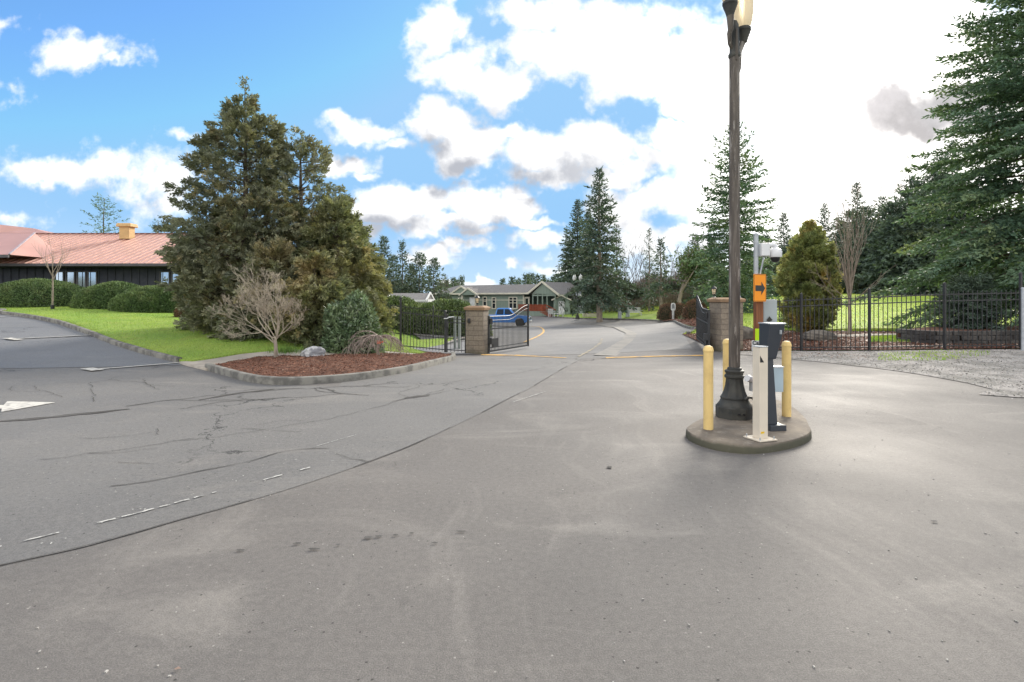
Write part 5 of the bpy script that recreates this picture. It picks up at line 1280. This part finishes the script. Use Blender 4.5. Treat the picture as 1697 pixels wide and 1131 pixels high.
def rock(name, label, loc, d, seed, mt, cat='rock'):
    import bmesh
    bm = bmesh.new(); bmesh.ops.create_icosphere(bm, subdivisions=4, radius=1); rg = np.random.default_rng(seed)
    ax_ = unit(rg.normal(0,1,(14,3))); off_ = rg.uniform(.62,.95,14)
    for v in bm.verts:
        q = np.array(v.co); 
        for a_,o_ in zip(ax_,off_):
            e = q@a_-o_
            if e > 0: q = q-a_*e*.9
        q = q*(1+.03*math.sin(q[0]*9+seed)*math.cos(q[1]*8)+.02*math.sin(q[2]*17+q[0]*5)); v.co = (q[0]*d[0]/2,q[1]*d[1]/2,q[2]*d[2]/2)
    me = bpy.data.meshes.new(name); bm.to_mesh(me); bm.free(); me.materials.append(mt)
    o = bpy.data.objects.new(name, me); link(o); o.location = loc; return tag(o, label, cat)
M_rock = mat('grey_boulder', (.30,.30,.30), (.14,.14,.145), scale=3, rough=.9, bump=.02, bscale=9, lo=.42,hi=.58)
M_rock2 = mat('brown_boulder', (.17,.15,.125), (.09,.08,.07), scale=3, rough=.9, bump=.02, bscale=9)
p = P3(516, row=598); rock('boulder','grey white boulder in the mulch bed right of the bare maple',(p[0],p[1]+.1,p[2]+.15),(.78,.5,.58),3,mat('pale_boulder', (.46,.46,.46), (.2,.2,.21), scale=4, rough=.9, bump=.03, bscale=8, lo=.44,hi=.56))
p = P3(1357, row=565); rock('boulder','long dark boulder behind the picket fence below the golden conifer',(p[0],p[1],p[2]+.1),(1.35,.8,.65),5,M_rock2)
p = P3(1238, row=563); rock('boulder','grey boulder behind the fence beside the right gate pillar',(p[0],p[1],p[2]+.2),(.6,.5,.95),6,M_rock2)

def blades(name, label, cx_, cy_, cz_, n_, rx, h, seed, mt, cat='plant', w=.012):
    rg = np.random.default_rng(seed); b0 = np.stack([rg.normal(0,rx,n_),rg.normal(0,rx*.7,n_),np.zeros(n_)],1); d = unit(np.stack([rg.normal(0,.28,n_),rg.normal(0,.28,n_),np.ones(n_)],1))
    V = leaf_quads(b0,d,unit(rg.normal(0,1,(n_,3))),h*rg.uniform(.5,1.2,n_),np.full(n_,w)); o = np_mesh(name,V,np.arange(len(V)).reshape(-1,4),mt); o.location = (cx_,cy_,cz_); return tag(o,label,cat)
M_bulb = leafmat('fresh_shoots', (.16,.26,.06), (.10,.19,.045), scale=2, trans=.3)
p = P3(474, row=597); blades('daffodil_shoots','tuft of fresh green shoots at the foot of the bare maple',p[0],p[1],p[2]+.17,330,.20,.26,3,M_bulb)

# --- shrubs
def shell_bush(name, label, cat, loc, rad, n_, leafL, leafW, seed, mt, group=None, lump=.1, zmin=0., up_=.3, core=True, boxy=2.0, jitter=.12):
    """clipped or rounded bush: leaves all over a lumpy solid, over a dark green core"""
    rg = np.random.default_rng(seed); t_ = thing(name, label, cat, loc, 0, group)
    u = unit(rg.normal(0,1,(n_,3))); u[:,2] = np.abs(u[:,2]) if zmin == 0 else u[:,2]
    e = 1/((np.abs(u)**boxy).sum(1))**(1/boxy)
    q = u*e[:,None]; lf = 1+lump*(np.sin(q[:,0]*5+seed)*np.cos(q[:,1]*4+seed*2)+.6*np.sin(q[:,2]*6+q[:,0]*3))
    C = q*lf[:,None]*np.array(rad)*rg.uniform(1-jitter,1+jitter*.35,n_)[:,None]
    D_ = unit(u*.7+rg.normal(0,.55,(n_,3))+np.array([0,0,up_])); N_ = unit(u+rg.normal(0,.5,(n_,3)))
    quad_mesh('foliage', leaf_quads(C,D_,N_,leafL*rg.uniform(.6,1.3,n_),leafW*rg.uniform(.7,1.3,n_)), mt, t_)
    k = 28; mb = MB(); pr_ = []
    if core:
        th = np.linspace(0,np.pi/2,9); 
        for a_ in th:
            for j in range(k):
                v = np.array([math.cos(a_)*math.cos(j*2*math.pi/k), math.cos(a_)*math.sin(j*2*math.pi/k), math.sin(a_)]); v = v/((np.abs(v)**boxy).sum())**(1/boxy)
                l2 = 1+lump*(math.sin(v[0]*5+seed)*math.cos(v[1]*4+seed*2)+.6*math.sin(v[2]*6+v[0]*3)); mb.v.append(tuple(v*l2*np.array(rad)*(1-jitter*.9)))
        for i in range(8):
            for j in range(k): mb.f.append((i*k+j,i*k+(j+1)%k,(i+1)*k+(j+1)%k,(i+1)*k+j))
        mb.build('inner_core', mat('dark_green_core',(.030,.040,.018),(.02,.028,.014),scale=6,rough=.95), t_, smooth=True)  # solid dark green core that closes the gaps between leaves
    return t_
M_hedge = leafmat('clipped_hedge_leaves', (.125,.18,.065), (.085,.135,.052), (.19,.22,.09), scale=.8, trans=.12, tip=.3)
M_laur = leafmat('laurel_leaves', (.13,.18,.06), (.08,.12,.045), (.2,.24,.09), scale=1.2, trans=.15, rough=.35, spec=.5)
M_rho = leafmat('rhododendron_leaves', (.155,.21,.105), (.09,.14,.07), (.26,.30,.18), scale=2, trans=.08, rough=.28, spec=.6)
GH = None
for i,(px,y,rx,ry_,rz2,lab) in enumerate(((62,31.5,3.05,1.8,1.62,'clipped hedge mound at the far left behind the staked young tree'),(-70,32,2.6,1.8,1.5,'clipped hedge mound partly out of frame at the left edge'),
        (190,30.2,1.95,1.6,1.48,'clipped hedge mound in the middle of the row below the clubhouse windows'),(256,29.6,1.75,1.5,1.45,'clipped hedge mound at the right end beside the big cypress'))):
    q = P3(px, y=y); shell_bush('hedge_mound',lab,'hedge',(q[0],q[1],q[2]-.05),(rx,ry_,rz2),26000,.10,.055,30+i,M_hedge,lump=.035,boxy=2.25,jitter=.05)
q = P3(228, y=28.6); shell_bush('hedge_mound','small clipped hedge mound in front between two larger ones','hedge',(q[0],q[1],q[2]-.05),(1.3,.9,1.12),14000,.10,.055,39,M_hedge,lump=.04,boxy=2.5,jitter=.06)
M_brn = leafmat('brown_twiggy_leaves', (.17,.095,.055), (.12,.07,.045), scale=2, trans=.1)
q = P3(303, y=26.5); shell_bush('brown_shrub','small rounded brown shrub between the hedges and the big cypress','shrub',(q[0],q[1],q[2]),(.36,.36,.58),2500,.09,.03,41,M_brn)
q = P3(585, y=17.1); shell_bush('rhododendron','big glossy dark green rounded bush right of the cypress group','shrub',(q[0],q[1],q[2]-.05),(.86,.8,1.72),9500,.15,.055,42,M_rho,lump=.10,boxy=2.3,jitter=.2)
for i,(px,y,rx,rz2,lab) in enumerate(((645,31,1.5,1.75,'laurel hedge bush at the left end behind the picket fence'),(695,31,1.6,1.55,'laurel hedge bush in the middle behind the picket fence'),(742,31.3,1.45,1.9,'tallest laurel hedge bush, just left of the gate pillar'))):
    q = P3(px, y=y); shell_bush('laurel_hedge',lab,'hedge',(q[0],q[1],q[2]-.05),(rx,.95,rz2),13000,.15,.06,45+i,M_laur,lump=.05,boxy=3.4,jitter=.13,group=None)
q = P3(775, y=31.5); shell_bush('laurel_hedge','laurel hedge bush hidden mostly by the left gate pillar','hedge',(q[0],q[1],q[2]-.05),(1.3,.95,1.5),7000,.15,.06,49,M_laur,lump=.05,boxy=3,jitter=.13)
for i,(px,y,r,lab) in enumerate(((1107,51.5,.95,'brown ball shrub left of the white number post'),(1126,50.5,.85,'brown ball shrub directly right of the white number post'),(1152,41,.85,'brown ball shrub nearest the right gate leaf'),(1137,45,.3,'tiny red-brown shrub between the ball shrubs'))):
    q = P3(px, y=y); shell_bush('ball_shrub',lab,'shrub',(q[0],q[1],q[2]+.12),(r*1.05,r,r*1.6),3200,.14,.035,52+i,M_brn,boxy=2.1,lump=.03,jitter=.1)
q = P3(1310, y=26); shell_bush('low_shrub','low loose green shrub at the left foot of the golden conifer','shrub',(q[0],q[1],q[2]),(.55,.5,.75),1600,.14,.05,58,M_laur,core=False,jitter=.5)
# --- young staked tree on the left lawn
q = P3(87, row=515.5)
yt = thing('young_tree','slender young bare tree with dark trunk guard on the left lawn','tree',(q[0],q[1],q[2]+.09))
MB().tube([(0,0,-.1),(.01,0,1.2),(0,.01,2.0)],[.055,.045,.035],9).build('trunk', M_barkl, yt, smooth=True); MB().lathe([(.10,0),(.10,.22),(.08,.24)],12).build('trunk_guard', M_dark, yt)
sk=[]
for k in range(7): a=k*1.1; bare_skeleton(90+k,(0,0,1.6+.08*k),(.55*math.cos(a),.55*math.sin(a),1),1.05,.022,2,26,2,up_=.6,out=sk,wob=.05)
skel_mesh('branches', sk, M_barkl, yt, minr=.005); yt.scale = (.85,.85,.9)

# --- mid-distance and background trees, each with its own shape
def treeat(px, toprow, y, rpx, seed, kind, label, group=None, mt=None, **kw):
    q = P3(px, y=y); H_ = CAMH+(HZ-toprow)/F*y-q[2]; Rb = rpx/F*y*1.5
    k = dict(leafL=.55,leafW=.20,tsp=.38,lsp=.34,nb=240,t0=.03,ragged=.4,power=.95,droop=.35,shell=.1); k.update(kw)
    return conifer('fir_tree' if kind=='fir' else kind, label, H_, Rb, seed, mt or M_fird, loc=q, group=group, **k)
treeat(1217,208,42,66,101,'fir','tall open fir directly behind the lamp post',mt=M_fir,leafL=.32,leafW=.11,tsp=.24,lsp=.20,nb=210,t0=.05,power=.72,droop=.35,ragged=.4,elev=34)
treeat(993,281,60,42,102,'fir','tallest fir of the centre clump, its bare trunk showing below',leafL=.45,leafW=.17,tsp=.30,lsp=.27,nb=260,bare=.14,power=.8,trunk_r=.34,bark=M_barkl,mt=M_fird)
treeat(957,334,83,37,103,'fir','dense dark fir on the left of the centre clump',nb=260,leafL=.5,leafW=.2,tsp=.34,lsp=.30,t0=.02)
treeat(975,352,80,32,104,'fir','dark fir tucked behind between the two tallest of the centre clump',nb=230,t0=.02)
treeat(941,392,90,24,105,'fir','short dark fir at the left foot of the centre clump',nb=110,t0=.02)
treeat(1022,372,70,26,106,'fir','thin ragged fir right of the tallest centre fir',nb=60,ragged=.6)
treeat(1076,380,66,17,107,'fir','narrow fir standing alone between bare trees',nb=80,ragged=.5,leafL=.4,leafW=.12,tsp=.34,lsp=.32,bark=M_barkl)
treeat(1095,398,62,24,108,'fir','sparse fir with pale thin trunk left of the ivy-clad tree',nb=75,ragged=.5,bare=.25,bark=M_barkl,trunk_r=.2)
treeat(1152,392,70,28,109,'fir','drooping fir between the ivy-clad tree and the lamp post',nb=90,ragged=.45)
treeat(1178,402,62,34,110,'fir','broad low fir left of the fir behind the lamp post',nb=120,t0=.02)
treeat(1268,392,66,34,111,'fir','dark fir behind the security camera',nb=120,t0=.02)
treeat(1299,355,74,26,112,'fir','pointed fir right of the security camera',nb=120,ragged=.45)
treeat(1240,420,72,34,113,'fir','low dense fir behind the arrow sign',nb=120,t0=.0)
treeat(1366,340,78,32,114,'fir','flat-topped fir behind the golden conifer',nb=110,ragged=.5)
treeat(1335,385,84,30,115,'fir','low far fir left of the golden conifer tip',nb=110,t0=.0)
treeat(1420,306,70,34,116,'fir','tall layered fir rising above the bare multi-stemmed tree',nb=110,ragged=.3,elev=38)
treeat(1394,368,80,34,117,'fir','dark fir behind the left side of the bare multi-stemmed tree',nb=120,t0=.0)
treeat(1462,328,72,30,118,'fir','narrow-topped fir left of the dense forest edge',nb=110,power=.7)
treeat(1446,380,66,38,119,'fir','broad dark fir low at the forest edge',nb=140,t0=.0,power=.7)
treeat(1500,318,68,48,120,'fir','broad forest fir just left of the huge right fir',nb=170,t0=.0,power=.7)
treeat(1545,280,62,56,121,'fir','tall forest fir half behind the huge right fir',nb=190,t0=.0,power=.7)
treeat(1578,236,60,46,127,'fir','tallest forest fir peeking out left of the huge right fir',nb=190,t0=.0)
treeat(1590,300,60,52,122,'fir','forest fir mostly covered by the huge right fir',nb=150,t0=.0,power=.7)
treeat(1650,300,58,60,123,'fir','forest fir behind the huge right fir near the frame edge',nb=150,t0=.0)
treeat(1488,400,60,44,124,'fir','lowest spreading fir at the foot of the forest edge',nb=140,t0=.0)
treeat(1560,390,58,50,125,'fir','low spreading fir under the tall forest firs',nb=140,t0=.0)
for k_,(px_,rw_,y_,lb_) in enumerate(((1408,352,84,'gap-filling fir left of the tall layered fir'),(1436,345,76,'leaning shade-green fir right of the tall layered fir'),(1476,338,64,'full-skirted fir at the left end of the solid forest'),(1512,296,64,'second tallest fir in the solid forest left of the huge fir'),(1530,320,58,'full green fir inside the solid forest, before the tall ones'),(1482,362,60,'young full fir in front of the solid forest edge'),(1558,262,66,'high fir top showing left of the tallest forest fir'),(1322,395,70,'bushy fir just left of the golden conifer'))):
    treeat(px_,rw_,y_,44,170+k_,'fir',lb_,nb=230,t0=.0,power=.68)
treeat(1720,280,62,70,126,'fir','forest fir at the right frame edge behind the huge fir',nb=120,t0=.0)
# left background
treeat(636,394,66,26,130,'fir','dark fir directly right of the cypress group',nb=130,t0=.0)
treeat(667,402,68,21,131,'fir','tall open fir with see-through crown behind the grey-roofed home',nb=90,ragged=.5,droop=.5)
treeat(652,425,72,24,132,'fir','low dark fir filling behind the grey-roofed home',nb=120,t0=.0)
treeat(695,423,68,20,133,'pine_tree','round-topped dark pine left of the green home',nb=110,ragged=.35,power=.5)
treeat(719,430,66,19,134,'pine_tree','dark pine with loose side branches nearest the green home roof',nb=100,ragged=.6,power=.6)
treeat(682,440,74,26,135,'fir','squat dark fir low behind the hedge bushes',nb=120,t0=.0)
# behind the clubhouse
treeat(172,330,60,36,140,'pine_tree','airy pine rising behind the clubhouse roof left of the ochre vent',nb=70,ragged=.5,power=.45,leafL=.32,leafW=.09,tsp=.5,lsp=.42,droop=.1,nleaf=3,mt=M_fir)
treeat(262,366,60,20,141,'pine_tree','small pine tip above the clubhouse roof right of the ochre vent',nb=60,ragged=.5,power=.6,leafL=.3,leafW=.09,tsp=.4,lsp=.35,mt=M_fir)
# ivy-clad deciduous tree
q = P3(1126, y=58); iv = thing('ivy_tree','loose leafy ivy-clad tree with pale trunk above the round shrubs','tree',q)
sk = bare_skeleton(150,(0,0,1.5),(0.05,0,1),3.0,.2,4,42,3,up_=.5,shrink=.72,wob=.12)
MB().tube([(0,0,-.2),(0,0,1.6)],[.26,.21],9).build('trunk', M_barkl, iv, smooth=True); skel_mesh('branches', sk, M_barkl, iv, minr=.02)
tips = np.array([tuple(p) for pts,r_,d in sk if d<=2 for p in pts]); rg = np.random.default_rng(6); C = tips[rg.integers(0,len(tips),5200)]+rg.normal(0,.32,(5200,3))
quad_mesh('crown', leaf_quads(C,unit(rg.normal(0,1,C.shape)),unit(rg.normal(0,1,C.shape)),rg.uniform(.15,.35,len(C)),rg.uniform(.08,.18,len(C))), leafmat('ivy_leaves',(.085,.12,.045),(.05,.08,.03),scale=.5,trans=.3), iv)
# bare background trees
M_btw = mat('grey_brown_twigs', (.17,.145,.115), (.12,.10,.085), scale=2, rough=.9)
for k,(px,y,H_,lab) in enumerate(((1036,72,8.6,'thin bare tree right of the centre fir clump'),(1052,75,10.0,'tallest thin bare tree left of the lone narrow fir'),(1063,70,7.4,'short thin bare tree against the lone narrow fir'),(1114,74,8.5,'thin bare tree behind the ivy-clad tree'),(745,95,6.5,'far bare tree above the left end of the green home roof'),(1164,64,6.5,'bare tree just left of the right gate pillar'))):
    q = P3(px, y=y); bt2 = thing('bare_tree',lab,'tree',q)
    sk = bare_skeleton(160+k,(0,0,0),(0.02,0,1),H_*.42,.11,4,34,3,up_=.8,shrink=.66,wob=.06)
    skel_mesh('trunk', sk, M_btw, bt2, lambda d:d==4, .03); skel_mesh('branches', sk, M_btw, bt2, lambda d:d<4, .016)
# far treetops over the green home: too small for parts beyond crown and trunk
far = [(741,466,8),(751,462,7),(757,465,6),(765,460,8),(833,464,7),(849,461,7),(856,466,5),(861,463,5),(871,457,7),(877,456,5),(882,455,6),(891,458,8),(901,458,6),(917,460,8),(923,457,6),(908,465,6),(730,470,8)]
proto = None
for k,(px,row,rp) in enumerate(far):
    y = 125+(k*7)%25; q = P3(px, y=y); H_ = CAMH+(HZ-row)/F*y-q[2]
    if k < 3:
        t_ = conifer('distant_fir','small distant fir treetop showing above the green home roofline',H_,rp/F*y*1.3,200+k,M_fird,leafL=.8,leafW=.35,tsp=.8,lsp=.7,nb=70,loc=q,group='distant firs above the green home',ragged=.4); proto = (proto or [])+[(t_,H_)]
    else:
        src_, h0 = proto[k%3]; t_ = copy_tree(src_, loc=q, rz=k*1.3, sc=(rp/F*y/ (far[k%3][2]/F*125)*.95, rp/F*y/(far[k%3][2]/F*125)*.95, H_/h0)); t_.location = q
# thicket under the trees and the wood beyond
def thicket(name, px0, px1, y, h, n_, seed, mt, kind='stuff', L=.6, W=.12, up_=1.5, dens=None, dz=0):
    rg = np.random.default_rng(seed); x0_, x1_ = (px0-CX)/F*y, (px1-CX)/F*y; xs = rg.uniform(x0_,x1_,n_); ys_ = y+rg.uniform(-2.5,2.5,n_); z0_ = gz(np.stack([xs,ys_],1))
    hh_ = h*(.65+.35*np.sin(xs*.7+seed)*np.sin(xs*.31)); zz = z0_+rg.random(n_)**.8*hh_+dz
    C = np.stack([xs,ys_,zz],1); D_ = unit(rg.normal(0,.6,(n_,3))+np.array([0,0,up_])); V = leaf_quads(C,D_,unit(rg.normal(0,1,(n_,3))),L*rg.uniform(.5,1.4,n_),np.full(n_,W))
    o = np_mesh(name,V,np.arange(len(V)).reshape(-1,4),mt); struct(o, kind); return o
M_thk = leafmat('thicket_leaves', (.065,.085,.052), (.045,.062,.042), (.10,.09,.055), scale=.4, trans=.12)
M_bth = leafmat('bare_thicket', (.20,.16,.125), (.13,.105,.085), scale=.6, trans=.05)
thicket('undergrowth', 925, 1240, 74, 4.2, 15000, 1, M_thk); thicket('undergrowth', 1015, 1140, 78, 5.5, 7000, 2, M_bth, L=1.4, W=.05, up_=3)
thicket('undergrowth', 1000, 1190, 70, 2.2, 5000, 3, M_bth, L=.9, W=.04, up_=3); thicket('undergrowth', 1230, 1800, 82, 5.5, 22000, 4, M_thk)
thicket('undergrowth', 1420, 1800, 66, 2.6, 9000, 5, M_bth, L=.9, W=.05, up_=3); thicket('undergrowth', 600, 745, 76, 4.5, 9000, 6, M_thk); thicket('undergrowth', 1225, 1420, 66, 2.4, 6000, 7, M_thk)
# a wooded skyline all round beyond the site
rg = np.random.default_rng(77); n_ = 30000; an = rg.uniform(0,2*np.pi,n_); rr = rg.uniform(190,215,n_); hgt = 5.0+2.2*np.sin(an*37)+1.5*np.sin(an*91+2)
C = np.stack([rr*np.sin(an), 30+rr*np.cos(an), rg.random(n_)*hgt-1.2],1); V = leaf_quads(C,unit(rg.normal(0,.5,(n_,3))+np.array([0,0,1.4])),unit(rg.normal(0,1,(n_,3))),rg.uniform(1.5,3.5,n_),np.full(n_,1.6))
struct(np_mesh('distant_wood',V,np.arange(len(V)).reshape(-1,4),M_thk),'stuff')

# --- grass blades, mulch chips, stones, fallen leaves
def poly_sample(poly, n_, seed):
    A = np.array([p[:2] for p in poly]); rg = np.random.default_rng(seed); Q = rg.uniform(A.min(0),A.max(0),(n_,2)); c = np.zeros(n_,bool); j = len(A)-1
    for i in range(len(A)):
        xi,yi = A[i]; xj,yj = A[j]; k = ((yi>Q[:,1])!=(yj>Q[:,1]))&(Q[:,0]<(xj-xi)*(Q[:,1]-yi)/(yj-yi+1e-12)+xi); c ^= k; j = i
    return Q[c], rg
def scatter(name, poly, n_, seed, mt, h, w, flat=False, dz=.09, ymax=60, spread=.35, extra=None):
    Q, rg = poly_sample(poly, n_, seed); Q = Q[(Q[:,1]<ymax)&(np.abs(Q[:,0])<Q[:,1]*1.05+1)]; k = len(Q); z = gz(Q)+dz
    if extra is not None: z = z+extra(Q)
    C = np.column_stack([Q,z]); 
    D_ = unit(np.column_stack([rg.normal(0,1,(k,2)),rg.normal(0,.18,k)])) if flat else unit(np.column_stack([rg.normal(0,spread,(k,2)),np.ones(k)]))
    N_ = unit(rg.normal(0,.35,(k,3))+np.array([0,0,1.])) if flat else unit(rg.normal(0,1,(k,3)))
    V = leaf_quads(C,D_,N_,h*rg.uniform(.5,1.4,k),w*rg.uniform(.6,1.4,k)); return struct(np_mesh(name,V,np.arange(len(V)).reshape(-1,4),mt),'stuff')
M_blade = leafmat('grass_blades', (.26,.35,.07), (.18,.29,.055), (.33,.37,.09), scale=.5, trans=.35, island=.3)
scatter('grass', lawnL, 330000, 1, M_blade, .050, .012, ymax=31, dz=.085)
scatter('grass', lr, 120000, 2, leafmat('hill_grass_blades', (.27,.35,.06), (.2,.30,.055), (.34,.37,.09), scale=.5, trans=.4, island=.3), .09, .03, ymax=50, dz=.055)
scatter('grass', gs, 9000, 3, M_blade, .07, .015, dz=.055)
M_chip = leafmat('bark_chips', (.19,.08,.048), (.11,.048,.03), (.38,.27,.20), scale=4, trans=0, island=.6, rough=.9, tip=.25)
scatter('mulch_chips', bed, 34000, 4, M_chip, .055, .018, flat=True, dz=.098, extra=bedh)
scatter('mulch_chips', bR, 60000, 5, M_chip, .08, .03, flat=True, dz=.042)
scatter('mulch_chips', mi, 7000, 6, M_chip, .18, .06, flat=True, dz=.145)
M_leafl = leafmat('fallen_leaves', (.34,.25,.20), (.22,.15,.11), scale=4, trans=0, island=.4)
scatter('leaf_litter', bR, 9000, 7, M_leafl, .10, .05, flat=True, dz=.055)
M_peb = leafmat('gravel_stones', (.40,.38,.35), (.24,.23,.21), scale=1.5, trans=0, island=.3, rough=.9)
scatter('gravel_stones', grl+gr[7:], 60000, 8, M_peb, .035, .028, flat=True, dz=.022)
edge = [(x,y-.35) for x,y in grl]+[(x,y+.1) for x,y in reversed(grl)]
scatter('gravel_stones', edge, 2600, 9, M_peb, .025, .02, flat=True, dz=.014)
weeds = [G(1455,600),G(1560,600),G(1640,590),G(1640,584),G(1540,583),G(1455,588)]
scatter('weeds', weeds, 1500, 10, M_blade, .05, .02, dz=.02); scatter('weeds', [G(1310,592),G(1440,597),G(1440,588),G(1310,585)], 600, 12, M_leafl, .06, .03, flat=True, dz=.03)
rnd = random.Random(21); mb = MB(); ml = MB()
for k in range(260):
    y = 1.6+rnd.random()**1.5*9; x = rnd.uniform(-1,1)*y*.95; s_ = rnd.uniform(.003,.009); z = g(x,y)+.002; mb.box((x,y,z),(s_*1.6,s_,s_), rz=rnd.uniform(0,3))
struct(mb.build('loose_grit', M_peb),'stuff')
lf = tag(MB().add([(0,0,0),(.018,.006,.008),(.034,0,.002),(.018,-.012,.006)],[(0,1,2,3)]).build('fallen_leaf', M_leafl), 'single pale brown leaf lying on the asphalt at the bottom left', 'leaf'); q = G(288,1111); lf.location = (q[0],q[1],.006)
